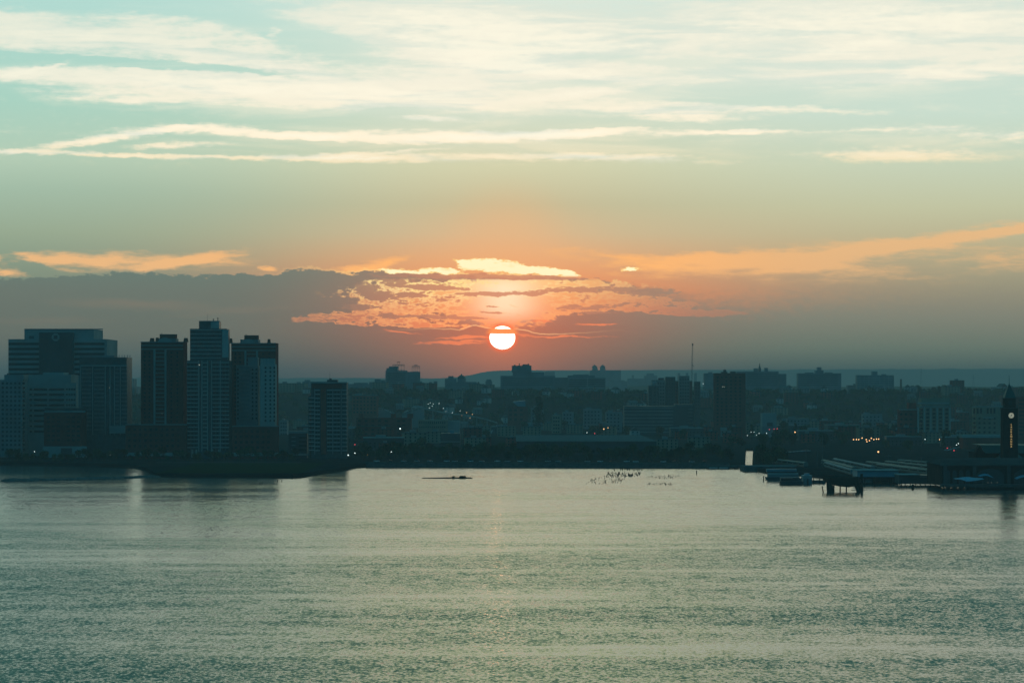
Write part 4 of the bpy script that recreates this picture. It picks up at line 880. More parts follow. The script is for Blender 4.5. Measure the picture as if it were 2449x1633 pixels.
# canopies by the ferry slips
def canopy(label, pts, Y, zb):
    """pts: (u, v of the ridge, v of the front edge)"""
    r_ = empty('canopy', (px(pts[0][0], Y), Y, zb), label, 'canopy'); x0_ = px(pts[0][0], Y)
    vs = []; fs = []
    for (u, va, vb) in pts:
        vs += [(px(u, Y) - x0_, 9, pz(va, Y) - zb), (px(u, Y) - x0_, 0, pz(vb, Y) - zb)]
    for k in range(len(pts) - 1): fs.append((2*k, 2*k+1, 2*k+3, 2*k+2))
    o_ = MB().add(vs, fs).build('fabric', M_CANVAS, r_); sm = o_.modifiers.new('thickness', 'SOLIDIFY'); sm.thickness = .15
    for u, va, vb in pts[1::2]: MB().tube((px(u, Y) - x0_, 4, 0), (px(u, Y) - x0_, 4, pz((va + vb) / 2, Y) - zb), .15, .15).build('post', M_STEEL, r_)
canopy('bright blue fabric canopy by the slips before the terminal', [(2286,1144.8,1145.4),(2296,1143.6,1145.6),(2306,1142,1148.5),(2312,1141.3,1150.8),(2324,1141.2,1150),(2335,1142.8,1148.5),(2345,1143.5,1146.8),(2354,1144,1144.6)], 1672, .5)
canopy('curved dim blue canopy behind the bright blue one', [(2344,1138.5,1139),(2352,1135,1137),(2361,1133.3,1136.5),(2369,1134.5,1139.5),(2377,1140,1142.5)], 1686, .5)
canopy('thin blue canopy edge at the right picture border', [(2432,1144,1145),(2440,1140,1142),(2449,1137,1140),(2462,1136,1140),(2480,1142,1144)], 1682, .5)

# ferry landing with blue fascia
B = Bld('ferry_landing', 'covered ferry landing with a wide pale blue fascia over dark bays', 'ferry landing', 2100, 1790, .4)
B.put(MB().box(B.X(2050), B.X(2149), 0, 24, B.Z(1140), B.Z(1125)), 'fascia', M_BLUE); B.put(MB().box(B.X(2048), B.X(2151), -1, 26, B.Z(1125), B.Z(1124)), 'roof', M_CONC)
for uu in (2052, 2060, 2090, 2106, 2130, 2145): B.put(MB().box(B.X(uu), B.X(uu + 3), .4, 3, -1, B.Z(1140)), 'column', M_WOOD)
B.put(MB().box(B.X(2050), B.X(2149), 12, 24, -1, B.Z(1140)), 'rear_wall', M_DARK); B.put(MB().box(B.X(2062), B.X(2088), 4, 11, -.4, B.Z(1145)), 'waiting_boat', M_GREY)
B.put(MB().box(B.X(2046), B.X(2152), -3, 12, -1.5, .3), 'float', M_WOOD)
B = Bld('pier_shed', 'dark flat pier shed with a pale roof line between landing and terminal', 'pier shed', 2205, 1760, 0)
B.put(MB().box(B.X(2150), B.X(2252), 0, 20, 1.2, B.Z(1136)), 'wall', M_DARK); B.put(MB().box(B.X(2149), B.X(2200), -1, 21, B.Z(1136), B.Z(1134)), 'roof', M_CONC); B.put(MB().box(B.X(2200), B.X(2252), -.5, 21, B.Z(1140), B.Z(1138.5)), 'roof', M_GREY)
for uu in range(2153, 2250, 12): B.put(MB().tube((B.X(uu), .6, -2), (B.X(uu), .6, 1.3), .3, .3), 'pile', M_WOOD)
B = Bld('ruined_pier', 'collapsed black timber pier block with slanting legs in the water', 'pier', 2010, 1655, 0)
ZZ = B.Z
B.put(MB().prism([(B.X(1974), ZZ(1152)), (B.X(1975), ZZ(1143)), (B.X(2000), ZZ(1141.5)), (B.X(2050), ZZ(1142)), (B.X(2052), ZZ(1160)), (B.X(2030), ZZ(1165)), (B.X(2005), ZZ(1162.5)), (B.X(1988), ZZ(1158))][::-1], 0, 14), 'deck', M_WOOD)
for (ua, va, ub, r_) in ((1978, 1144, 1979, .5), (1984, 1150, 1988, 1.3), (1990, 1160, 1991.5, .7), (2044, 1150, 2054, 1.0), (2050, 1140, 2058, .8), (2061, 1133, 2061, .8), (1981, 1150, 1981, .25)):
    B.put(MB().tube((B.X(ua), 1, ZZ(va)), (B.X(ub), -1.5, -1.5), r_, r_), 'leg', M_WOOD)
for uu in (2000, 2015, 2030): B.put(MB().tube((B.X(uu), 12, 4), (B.X(uu), 12, -2), .4, .4), 'leg', M_WOOD)
B.put(MB().tube((B.X(2036), -.5, ZZ(1171.5)), (B.X(2050), -.5, ZZ(1171)), .16, .16), 'cross_beam', M_WOOD)
for (u, Y, h, lab) in ((1826, 1850, 3.4, 'mooring post at the left end of the ferries'), (1916, 1790, 4.2, 'mooring post between dark ferry and boxy boat'), (1945, 1800, 3.6, 'mooring post right beside the boxy boat'), (1960, 1800, 3.0, 'mooring post on the pontoon right of the boxy boat'),
    (2068, 1770, 4.6, 'left mooring post before the blue fascia landing'), (2092, 1770, 5.0, 'middle mooring post before the blue fascia landing'), (2128, 1772, 4.4, 'right mooring post before the blue fascia landing'), (2156, 1745, 4.0, 'mooring post between landing and pier shed'), (2256, 1668, 3.6, 'mooring post at the left corner of the rail terminal')):
    tag(MB().tube((0, 0, -1.5), (.1, 0, h), .38, .3).build('mooring_post', M_WOOD, None, (px(u, Y), Y, 0)), lab, 'post')
for (u, va, Y, dxp, lab) in ((1967, 1162, 1640, 4, 'thin leaning post in the water just left of the collapsed pier'), (2169, 1160, 1720, 0, 'short stub post in the water under the pier shed'), (2183, 1158, 1700, .3, 'thick squat post in the water right of the pier shed legs'),
    (1666, 1124, 2000, 0, 'lone post in the water near the right end of the sea wall'), (622, 1158, 1790, 0, 'thin upright post in the left water, left one of a pair'), (627, 1158, 1790, 1.2, 'crooked post in the left water, right one of a pair'),
    (664, 1151, 1835, 0, 'tiny stub in the water off the left lawn point'), (674, 1150.5, 1838, 0, 'second tiny stub right of another off the left lawn point')):
    r_ = .9 if 2175 < u < 2190 else (.35 if Y < 2100 else .5); x_ = px(u, Y); h = pz(va, Y)
    h = max(h, 1.2)
    g_ = MB().tube((0, 0, -1.5), (-dxp * .25 * 1.0, 0, h), r_, r_ * .8); tag(g_.build('water_post', M_WOOD, None, (x_ + dxp * .2, Y, 0)), lab, 'post')
# half sunk wreck
B = Bld('wreck', 'half sunken black wreck with two humps off the middle shore', 'wreck', 1070, 1900, 0)
B.put(MB().prism([(B.X(1008), .05), (B.X(1012), .35), (B.X(1078), .7), (B.X(1126), .6), (B.X(1131), .05)][::-1], 0, 5), 'hull', M_WOOD)
B.put(MB().prism([(B.X(1079), .3), (B.X(1083), 1.6), (B.X(1088), 1.5), (B.X(1086), .3)][::-1], -1, 2), 'bow_post', M_WOOD)
B.put(MB().prism([(B.X(1096), .3), (B.X(1100), 1.7), (B.X(1113), 1.6), (B.X(1116), .3)][::-1], -1, 4), 'deck_house', M_WOOD)

# ferries and boats
def ferry(label, u0, u1, v_w, tops, cat='ferry'):
    Y = py(v_w); r_ = empty('ferry', (px((u0 + u1) / 2, Y), Y, 0), label, cat); c_ = px((u0 + u1) / 2, Y); L = px(u1, Y) - px(u0, Y)
    h = L / 2
    MB().prism([(-h, 1.8), (-h * .94, .1), (h * .98, .1), (h, 2.0)][::-1], 0, 7).build('hull', M_DARK, r_)
    for nm, a, b_, z0, z1, m_ in tops: MB().box(a * h, b_ * h, .8, 6.2, z0, z1).build(nm, m_, r_)
    return r_
f1 = ferry('white roofed two deck ferry moored left of the slips, with a thin mast', 1831, 1912, 1147, [('lower_deck', -.86, .95, 1.85, 3.6, M_GREY), ('window_band', -.85, .94, 3.6, 4.5, M_WHITE), ('upper_deck', -.9, .8, 4.55, 5.6, M_DARK), ('roof', -.93, .86, 5.6, 7.2, M_BLUE)])
MB().tube((-5, 3, 7.2), (-5.4, 3, 10), .12, .06).build('mast', M_STEEL, f1); MB().box(-5, 8, 5, 5.3, 9.2, 9.5).build('rail', M_CONC, f1)
ferry('dark low ferry moored before the white roofed one', 1865, 1922, 1158, [('cabin', -.9, .85, 2.0, 3.8, M_DARK), ('window_band', -.72, -.15, 2.6, 3.4, M_TINT), ('window_band', .1, .7, 3.4, 4.2, M_TINT), ('roof', -.95, .7, 4.2, 4.5, M_GREY)])
r_ = empty('catamaran', (px(1932, 1790), 1790, 0), 'boxy boat seen stern on with a little blue wheelhouse', 'boat')
MB().box(-2.7, -.4, 0, 14, -.3, 3.4).build('hull', M_GREY, r_); MB().box(.4, 2.7, 0, 14, -.3, 3.4).build('hull', M_GREY, r_); MB().box(-2.8, 2.8, .1, 13, 3.4, 5.3).build('deck_house', M_CONC, r_); MB().box(-1.6, 1.4, 3, 8, 5.3, 6.7).build('wheelhouse', M_BLUE, r_); MB().box(-2.9, 2.9, 0, 13, 5.3, 5.5).build('rail', M_WHITE, r_)
B = Bld('gangway_float', 'low pontoon with a small white hut right of the boxy boat', 'pontoon', 1958, 1800, 0); B.put(MB().box(B.X(1943), B.X(1975), 0, 6, -.3, 1.0), 'float', M_DARK); B.put(MB().box(B.X(1969), B.X(1973), 0, 2, 1, 3), 'hut', M_WHITE); B.put(MB().box(B.X(1943), B.X(1970), 2, 2.4, 1, 2.1), 'rail', M_STEEL)
B = Bld('promontory_quay', 'black masonry quay corner with low parapet left of the ferries', 'quay', 1810, 2060, 0); B.put(MB().box(B.X(1780), B.X(1905), 0, 40, -1, 3.6), 'wall', M_WALL); B.put(MB().box(B.X(1780), B.X(1905), -.3, 1, 3.6, 4.4), 'parapet', M_CONC)
B = Bld('footbridge', 'low bridge with white panels for bright water gaps, right end of the sea wall', 'bridge', 1720, 2122, 0)
for ua, ub in ((1696, 1716), (1720, 1741)): B.put(MB().box(B.X(ua), B.X(ub), 0, .4, .2, 1.25), 'pale_panel', M_WHITE)  # white paint stands in for bright water showing through gaps under the deck
B.put(MB().box(B.X(1690), B.X(1782), 0, 5, 1.3, 2.8), 'deck', M_WALL)

# trains in the yard and platform roofs
def train(label, ua, va, ub, vb, ncar, m_, w_=3.2, hgt=4.0):
    za = GZ + hgt; Ya, Yb = py(va, za), py(vb, za); a = Vector((px(ua, Ya), Ya, GZ)); b_ = Vector((px(ub, Yb), Yb, GZ)); d = b_ - a; L = d.length / ncar
    r_ = empty('train', a, label, 'train', 'trains in the rail yard', math.atan2(d.y, d.x))
    for k in range(ncar):
        c_ = MB(); c_.box(k * L + .5, (k + 1) * L - .5, -w_ / 2, w_ / 2, .9, hgt - .5); c_.frustum(k * L + .5, (k + 1) * L - .5, -w_ / 2, w_ / 2, hgt - .5, hgt, .99, ky=.6)
        o_ = c_.build('carriage', m_, r_); MB().box(k * L + 2, (k + 1) * L - 2, -w_ / 2 - .05, w_ / 2 + .05, 2.0, 2.9).build('window', M_GLASS, o_)
    MB().box(1, ncar * L - 1, -1, 1, .1, .9).build('underframe', M_DARK, r_)
train('long bright train in the rail yard, its roof lit yellowish', 1969, 1098, 2043, 1116, 5, M_TRAIN)
train('train in the rail yard just below the bright long one', 1975, 1104, 2040, 1122, 5, M_GREY)
train('dim train in the rail yard above the bright long one', 1996, 1095, 2088, 1114, 6, M_GREY)
train('train in the rail yard, upper row left of terminal', 2075, 1102, 2200, 1118, 7, M_TRAIN)
train('train in the rail yard, middle row left of terminal', 2120, 1101, 2246, 1114, 7, M_TRAIN)
train('train in the rail yard, lower row left of terminal', 2100, 1108, 2244, 1124, 7, M_TRAIN)
train('train in the rail yard, farthest row at upper right', 2150, 1098, 2255, 1106, 6, M_TRAIN)
train('train with pale carriages on the curve left of the yard', 1850, 1096, 1928, 1105, 6, M_TRAIN)
for (u, v, h_) in ((1928, 1112, 17), (1955, 1115, 21), (1967, 1116, 24), (2203, 1118, 9), (2245, 1118, 9), (2125, 1112, 8)):
    Y = py(v, GZ); o_ = empty('catenary_pole', (px(u, Y), Y, GZ), 'dark overhead wire pole standing in the rail yard', 'pole', 'overhead wire poles in the rail yard'); MB().tube((0, 0, 0), (0, 0, h_), .28, .2).build('pole', M_STEEL, o_); MB().tube((-2.5, 0, h_ * .85), (2.5, 0, h_ * .85), .12, .12).build('cross_arm', M_STEEL, o_)
B = Bld('pavilion', 'flat pale roofed pavilion behind the promontory trees', 'pavilion', 1862, 2550); B.put(MB().box(B.X(1848), B.X(1873), 0, 8, B.Z(1087), B.Z(1085)), 'roof', M_WHITE); B.put(MB().box(B.X(1850), B.X(1871), 1, 7, 0, B.Z(1087)), 'wall', M_DARK)

# viaduct crossing the middle distance
w_ = MB(); vp = [(985, 972), (1010, 974), (1035, 980), (1070, 987), (1110, 991), (1140, 996), (1165, 1002), (1190, 1010)]
vr_ = empty('viaduct', (px(1085, 3900), 3900, GZ), 'pale raised road curving down to the right in the middle distance', 'viaduct'); xo = px(1085, 3900)
for i in range(len(vp) - 1):
    (ua, va), (ub, vb) = vp[i], vp[i + 1]; Ya, Yb = 3980 - i * 30, 3980 - (i + 1) * 30
    A = (px(ua, Ya) - xo, Ya - 3900, pz(va, Ya) - GZ); Bq = (px(ub, Yb) - xo, Yb - 3900, pz(vb, Yb) - GZ)
    w_.add([A, Bq, (Bq[0], Bq[1] + 12, Bq[2]), (A[0], A[1] + 12, A[2]), (A[0], A[1], A[2] - 1.6), (Bq[0], Bq[1], Bq[2] - 1.6), (Bq[0], Bq[1] + 12, Bq[2] - 1.6), (A[0], A[1] + 12, A[2] - 1.6)], [(0, 1, 2, 3), (0, 4, 5, 1), (4, 7, 6, 5), (3, 2, 6, 7)])
    MB().box(A[0] - .8, A[0] + .8, A[1] + 4, A[1] + 8, 0, A[2] - 1.4).build('pier', M_CONC, vr_)
w_.build('deck', M_CONC, vr_)

# ------------------------------------------------------------------ cars
def car_mesh(m_, lights=None):
    g_ = MB()
    g_.prism([(-2.2, .35), (2.2, .35), (2.25, .8), (2.1, 1.0), (-2.15, 1.05), (-2.25, .7)], -.9, .9)
    g_.prism([(-1.7, 1.03), (1.2, 1.0), (.6, 1.5), (-1.2, 1.52)], -.8, .8, 1)
    for x in (-1.4, 1.4):
        for y in (-.92, .74): g_.tube((x, y, .35), (x, y + .18, .35), .35, .35, 8, 2)
    if lights is not None: g_.box(2.2, 2.35, -.9, -.3, .55, .95, 3); g_.box(2.2, 2.35, .3, .9, .55, .95, 3)
    return g_.mesh('car_body', [m_, M_GLASS, M_DARK, lights or M_DARK])
CARS = [car_mesh(m_) for m_ in CARM]; CAR_R = car_mesh(CARM[2], M_LAMPR); CAR_W = car_mesh(CARM[1], M_LAMPW)
CN = ['white', 'silver', 'dark', 'red']
def car(me, x, y, z, rz, label, group): o_ = bpy.data.objects.new('parked_car' if me in CARS else 'moving_car', me); COL.objects.link(o_); o_.location = (x, y, z); o_.rotation_euler = (0, 0, rz); return tag(o_, label, 'car', group)
rc = random.Random(11)
for k in range(26):       # parking roof
    u = 1245 + rc.random() * 315; Y = 2460 + 20 + rc.random() * 280; ci = rc.choice([0, 1, 2, 2, 2, 1, 3])
    car(CARS[ci], px(u, Y), Y, 12.01, rc.choice([0, math.pi]) + R(90) * rc.randint(0, 1), CN[ci] + ' car parked on the pale roof of the long parking garage', 'cars parked on the garage roof')
for k in range(26):       # riverside road
    u = 900 + k * 31 + rc.random() * 14; Y = py(sv(u)) + 64 + (k % 2) * 5; ci = rc.choice([0, 1, 2, 1])
    car(CARS[ci], px(u, Y), Y, GZ + .03, math.pi * (k % 2), CN[ci] + ' car on the riverside road behind the sea wall', 'cars on the riverside road')
def road_cars(path, nn_, label, group, z, meshes, Yf=None):
    for k in range(nn_):
        f = (k + rc.random() * .7) / nn_ * (len(path) - 1); i = min(len(path) - 2, int(f)); f -= i
        u = path[i][0] * (1 - f) + path[i + 1][0] * f; v = path[i][1] * (1 - f) + path[i + 1][1] * f
        Y = py(v, z) if Yf is None else Yf; zz = z if Yf is None else pz(v, Y)
        q = rc.randrange(len(meshes)); car(meshes[q], px(u, Y), Y, zz + .02, R(rc.uniform(20, 60)), label, group)
road_cars([(1935, 1057 + 22), (1870, 1062 + 21)], 14, 'car in the pale queue climbing the road left of the rail yard', 'cars queueing left of the rail yard', GZ, [CARS[0], CARS[1], CARS[1]])
road_cars([(2262, 1078), (2310, 1066)], 16, 'car in the crowded lot left of the terminal gable', 'cars in the lot by the terminal', GZ, [CARS[0], CARS[1], CARS[2]])
road_cars([(2256, 1074), (2300, 1062)], 4, 'car with red tail lights near the lot by the terminal', 'cars with tail lights by the terminal', GZ, [CAR_R])

# ------------------------------------------------------------------ lamps
def lamp_proto(name, m_, r, hgt, lab, cat):
    o_ = empty(name, (0, 0, -500), lab, cat); MB().tube((0, 0, 0), (0, 0, hgt), .12, .08).tube((0, 0, hgt), (0, -1.2, hgt + .1), .08, .08).build('pole', M_STEEL, o_); MB().lathe([(r * .4, hgt - r), (r, hgt - r * .2), (r * .8, hgt + r * .5), (r * .2, hgt + r * .8)], 0, -1.3, 8).build('lantern', m_, o_)
    return o_
LP = {}
used = {}
def lamp(kind, u, v, Y, label, group, r=.6, z=None):
    r *= .78
    z = GZ if z is None else z
    hgt = max(3.0, pz(v, Y) - z); key = (kind, round(hgt / 2), round(r, 2))
    m_ = {'o': M_LAMPO, 'w': M_LAMPW, 'r': M_LAMPR, 'g': M_LAMPG}[kind]
    nm = 'traffic_light' if kind in 'rg' else 'street_lamp'
    o_ = lamp_proto(nm, m_, r, hgt, label, 'traffic light' if kind in 'rg' else 'street lamp'); o_.location = (px(u, Y), Y, z); o_['group'] = group
T = 2900
for (u, v) in ((2041,1050.5),(2048,1050.5),(2053.5,1050.5),(2061.5,1047),(2071.5,1050.5),(2073,1055.5),(2079,1053),(2083.5,1047.5),(2089.5,1050.5),(2096,1049.5),(2101,1049.5)):
    lamp('o', u, v, T, 'orange lamp in the cluster of lamps above the rail yard', 'orange lamp cluster above the rail yard', .75)
for (k, u, v, Y, lab, r) in (('o',2100,1080,2450,'big glowing orange lamp below the lamp cluster',.95),('o',1901,1033,3100,'single orange lamp above the road queue left of the yard',.95),('w',957,1024.5,3050,'brilliant white lamp on the long dark brick warehouse front',1.05),
    ('w',1363,1081.5,2350,'bright white lamp on the middle shore',.95),('w',1367.5,1089,2330,'faint white lamp just below the bright one on the middle shore',.55),('o',2247,1050.5,2900,'warm lamp at the foot of the column building',.85),('w',2212,1050,2900,'dim lamp left of the warm one at the column building',.5),
    ('o',1444,1025.5,3300,'warm lamp behind the parking garage, lower of two',.85),('o',1454,1022.5,3350,'warm lamp behind the parking garage, upper of two',.65),('w',1403.5,1034,3200,'tiny white lamp behind the parking garage',.5),('w',833,1091,2330,'white lamp at the shore bend, lower left of two',.65),
    ('w',849,1085,2400,'white lamp at the shore bend, upper right of two',.55),('o',878,1094.5,2330,'orange lamp right of the shore bend',.75),('w',936,1086,2450,'small lamp among shore trees under the brick warehouse',.45),('w',969,1086,2450,'small lamp right of its twin under the brick warehouse',.45),
    ('w',1037,1086,2450,'small lamp among shore trees under the pale warehouse',.4),('w',264,1087,2345,'white lamp before the dark glassy tower',.6),('w',332,1087,2340,'white lamp left of the left brick podium',.6),('o',435,1087,2335,'warm lamp at the foot of the left brick tower',.5),('w',83,1079.5,2345,'tiny lamp before the pale ribbon window block',.4),
    ('w',1833,1035.5,3100,'pale lamp beneath the pale box store',.55),('w',1822,1051.5,3000,'tiny pale lamp under the pale box store',.4),('w',2287,1063.5,2650,'lower white lamp by the lot near the terminal',.5),('w',2291.5,1060,2650,'upper white lamp by the lot near the terminal',.5),('w',1681.5,917.5,4100,'tiny white light on the crest beside the pale narrow block',.55),
    ('w',2034,1021.5,3500,'dim lamp high above the lamp cluster',.5),('o',1027,914.5,5050,'tiny warm light on the crest right of the scaffold sign building',.5)):
    lamp(k, u, v, Y, lab, 'single lamps on the far shore', r, None if v > 930 else 44)
for (u, v) in ((1011,1038.5),(1025,1038.5),(1033.5,1038),(1055,1033)): lamp('g', u, v, 3050, 'green traffic light before the long pale warehouse', 'green traffic lights', .6)
for (u, v, Y, lab) in ((666,1025,3000,'red light at the right edge of the right brick podium'),(849,1062.5,2700,'red light right of the lone balconied tower'),(1003,1040,3050,'dim red light left of the green traffic lights'),(1039,1035,3050,'red light above the black shed, left one'),(1044,1044,3050,'red light left of the black shed'),
    (1422,1036,3100,'red light over the parking garage roof'),(1851,1025.5,3200,'middle red light of three below the pale box store'),(1858.5,1025,3200,'brightest red light of three below the pale box store'),(1840,1026.5,3200,'dimmest red light of three below the pale box store'),
    (1873,1082,2500,'red light on the road queue left of the rail yard'),(1826.5,1088.5,2400,'red light over the promontory trees'),(2281,1081.5,2500,'low red light by the lot near the terminal'),(2265,1072,2600,'red light left in the lot near the terminal')):
    lamp('r', u, v, Y, lab, 'red lights on the far shore', .7)
for (u, v) in ((1024,966),(1029,963.5),(1036,965.5),(1033.5,970.5),(1050,964.5),(1027,975.5),(1060,976),(1066,983),(1082,986.5),(1100.5,982),(1104.5,993),(1095,990.5),(1116,986),(1130,990.5),(1124,999)):
    lamp('o' if u > 1090 and v > 985 else 'w', u, v, 4060, 'tiny lamp dotted along the raised road', 'lamps along the raised road', .5)
for (u, v) in ((1796,1033),(1787,1041),(1803,1033),(1815,1036),(1809,1040)): lamp('w', u, v, 3150, 'tiny pale lamp on the road under the dark slab tower', 'lamps under the dark slab tower', .42)

# glinting traffic on the two ramps at left middle
for path, n_ in (([(900,975),(915,978),(935,985),(940,990)], 26), ([(968,988),(978,982),(1000,976),(1010,974)], 26)):
    road_cars(path, n_, 'car glinting in the jam on the sloping road above the long brick warehouse', 'cars jammed on the sloping road', 0, [CARS[0], CARS[0], CARS[1], CARS[1], CAR_W, CARS[0], CARS[1], CARS[2], CARS[1]], Yf=4110)
for (lab, pts) in (('sloping access road of the viaduct, left arm', [(896,976),(915,980),(936,987),(944,993)]), ('sloping access road of the viaduct, right arm', [(962,991),(978,985),(1000,979),(1014,976.5)])):
    w_ = MB(); Y = 4104; zb_ = GZ; r_ = empty('ramp_road', (px(pts[0][0], Y), Y, zb_), lab, 'ramp'); xo = px(pts[0][0], Y)
    w_.prism([(px(u, Y) - xo, pz(v, Y) - zb_) for u, v in pts] + [(px(pts[-1][0], Y) - xo, 0), (0, 0)], 0, 12); w_.build('embankment', M_GREY, r_)

# ------------------------------------------------------------------ trees
def tree_meshes(seed, h, wdt, nleaf, leaf, shape='round'):
    r = random.Random(seed); c_ = MB(); lobes = []
    for k in range(7): a = r.random() * 6.28; q = r.random() ** .5 * wdt * .30; lobes.append((q * math.cos(a), q * math.sin(a), h * (.34 + .44 * r.random()), wdt * (.22 + .13 * r.random())))
    if shape == 'tall': lobes = [(r.uniform(-.1, .1) * wdt, r.uniform(-.1, .1) * wdt, h * (.25 + .1 * k), wdt * (.42 - .035 * k)) for k in range(7)]
    for k in range(nleaf):
        lx, ly, lz, lr = r.choice(lobes); d = Vector((r.gauss(0, 1), r.gauss(0, 1), r.gauss(0, 1))).normalized() * lr * (r.random() ** .35) * 1.15
        p = Vector((lx, ly, lz)) + Vector((d.x, d.y, d.z * .85)); a = Vector((r.gauss(0, 1), r.gauss(0, 1), r.gauss(0, 1))).normalized(); b_ = a.orthogonal().normalized(); s_ = leaf * (.6 + .8 * r.random())
        c_.add([p - a * s_, p + b_ * s_ * .7, p + a * s_, p - b_ * s_ * .7], [(0, 1, 2, 3)])
    tk = MB(); tk.tube((0, 0, -.5), (0, 0, h * .5), h * .028, h * .015)
    for lx, ly, lz, lr in lobes[:5]: tk.tube((0, 0, h * .35), (lx, ly, lz), h * .012, h * .005, 5)
    return c_, tk
TP = []
for i, (h, w_, nl, lf, shp) in enumerate(((12, 10, 620, .62, 'round'), (10, 11, 620, .62, 'round'), (14, 10, 700, .65, 'round'), (11, 8, 520, .6, 'round'), (15, 5, 520, .5, 'tall'))):
    c_, tk = tree_meshes(20 + i, h, w_, nl, lf, shp); TP.append((c_.mesh('crown', M_LEAF if i % 2 == 0 else M_LEAF2), tk.mesh('trunk', M_BARK), h))
def tree(k, x, y, z, s, label, group):
    cm, tm, h = TP[k]; o_ = empty('tree', (x, y, z), label, 'tree', group, random.random() * 6.28); o_.scale = (s, s, s)
    for nm, me in (('crown', cm), ('trunk', tm)): q = bpy.data.objects.new(nm, me); COL.objects.link(q); q.parent = o_
rt = random.Random(5)
for k in range(46):
    u = 20 + k * 15.3 + rt.uniform(-4, 4); Y = 2250 + rt.uniform(-15, 40)
    if 1.0: tree(rt.randrange(4), px(u, Y), Y, GZ, rt.uniform(.5, .85), 'small dark tree in the row at the foot of the left towers', 'trees at the foot of the left towers')
for k in range(104):
    u = 850 + k * 8.7 + rt.uniform(-6, 6); Y = 2245 + rt.uniform(0, 240)
    tree(rt.randrange(4), px(u, Y), Y, GZ, rt.uniform(.55, 1.0), 'dark leafy tree on the middle waterfront behind the sea wall', 'trees on the middle waterfront')
for k in range(16):
    u = 1811 + rt.random() * 66; Y = 2110 + rt.uniform(0, 160)
    tree(rt.randrange(4), px(u, Y), Y, GZ, rt.uniform(.7, 1.15), 'black leafy tree on the quay corner left of the ferries', 'trees on the quay corner')
for k in range(130):
    u = (700 + rt.random() * 1560) if k < 70 else (1820 + rt.random() * 500); Y = 2600 + rt.random() * (1400 if k < 70 else 900)
    if 1235 < u < 1575 and Y < 3300: continue
    if 1775 < u < 1812 and Y < 2900: continue
    if 2025 < u < 2115 and Y < 3000: continue
    tree(rt.randrange(5), px(u, Y), Y, GZ, rt.uniform(.8, 1.3), 'dark tree between the blocks of the flat middle town', 'trees between the town blocks')
tree(4, px(1288, 3700), 3700, GZ, 3.4, 'very tall narrow dark tree below the hospital', 'tall narrow tree')
for (u, v, s, lab) in ((2195,924,1.1,'left shoulder tree of the big rounded clump on the right skyline'),(2235,922,1.25,'big rounded tree on the right skyline left of two sharp ones'),(2250,919,1.55,'tallest tree on the right skyline'),(2262,921,1.3,'tree at the right side of the tallest skyline tree'),
    (2278,926,1.0,'low tree in the dip right of the tallest skyline tree'),(2305,923,1.2,'tree of the second clump on the right skyline'),(2316,925,1.1,'lower tree right of the second skyline clump'),(2345,926,1.1,'small round tree on the skyline left of the clock spire'),(2392,925,1.2,'broad tree on the skyline touching the clock spire'),
    (2404,926,1.1,'tree on the skyline just behind the clock spire'),(2440,925,1.1,'tree on the skyline at the right picture edge'),(2130,928,1.0,'tree on the skyline before the square chimney'),(2180,925,1.2,'flat topped tree right of the square chimney'),(2170,926,1.1,'tree just right of the square chimney'),(2203,926,1.0,'low tree between chimney and big clump'),(2290,926,1.1,'round tree before the second skyline clump')):
    Y = 4900; tree(rt.randrange(4), px(u, Y), Y, hillz(px(u, Y), Y) - 1, (pz(v - 1, Y) - hillz(px(u, Y), Y) + 1) / 12.0, lab, 'trees on the right skyline')

# the wooded slope reads as one mass
wv = MB(); rw = random.Random(9)
base = []
for s_ in range(4): c_, _ = tree_meshes(60 + s_, 11, 12, 70, 1.5); base.append(c_)
wv_v = []; wv_f = []
for k in range(2600):
    Y = 4180 + rw.random() ** .8 * 900; x = px(rw.uniform(-60, 2510), Y); z = hillz(x, Y) - 1.5; c_ = rw.choice(base); s_ = rw.uniform(.6, 1.05); a = rw.random() * 6.28; ca_, sa_ = math.cos(a) * s_, math.sin(a) * s_
    o_ = len(wv_v); wv_v += [(x + p[0] * ca_ - p[1] * sa_, Y + p[0] * sa_ + p[1] * ca_, z + p[2] * s_) for p in c_.v]; wv_f += [tuple(i + o_ for i in f) for f in c_.f]
wv.v = wv_v; wv.f = wv_f; wv.mi = [0] * len(wv_f)
tag(wv.build('woodland', M_LEAF), 'dark wooded slope and crest behind the town', 'woodland', kind='stuff')

# ------------------------------------------------------------------ houses of the town
def house_proto(name, w_, d, h, roof, mw, mr, floors, lab):
    o_ = empty(name, (0, 0, -400), lab, 'house'); MB().box(-w_/2, w_/2, 0, d, 0, h).build('wall', mw, o_)
    if roof == 'gable': MB().add([(-w_/2-.4, -.5, h-.1), (w_/2+.4, -.5, h-.1), (w_/2+.4, d+.5, h-.1), (-w_/2-.4, d+.5, h-.1), (-w_/2-.4, d/2, h+d*.32), (w_/2+.4, d/2, h+d*.32)], [(0, 1, 5, 4), (2, 3, 4, 5), (1, 2, 5), (3, 0, 4), (0, 3, 2, 1)]).build('roof', mr, o_)
    elif roof == 'front': MB().prism([(-w_/2-.4, h-.1), (w_/2+.4, h-.1), (0, h+w_*.42)], -.5, d+.5).build('roof', mr, o_)
    else: MB().box(-w_/2-.3, w_/2+.3, -.3, d+.3, h-.1, h+.7).build('roof', mr, o_); MB().box(-w_*.2, w_*.05, d*.3, d*.6, h+.65, h+2.8).build('roof_box', M_GREY, o_)
    nw = max(2, int(w_ / 4))
    for f in range(floors):
        for k in range(nw): x = -w_/2 + (k + .5) * w_/nw; MB().box(x - .7, x + .7, -.08, .2, 1.2 + f * 3.1, 2.9 + f * 3.1).build('window', M_GLASS, o_)
    return o_
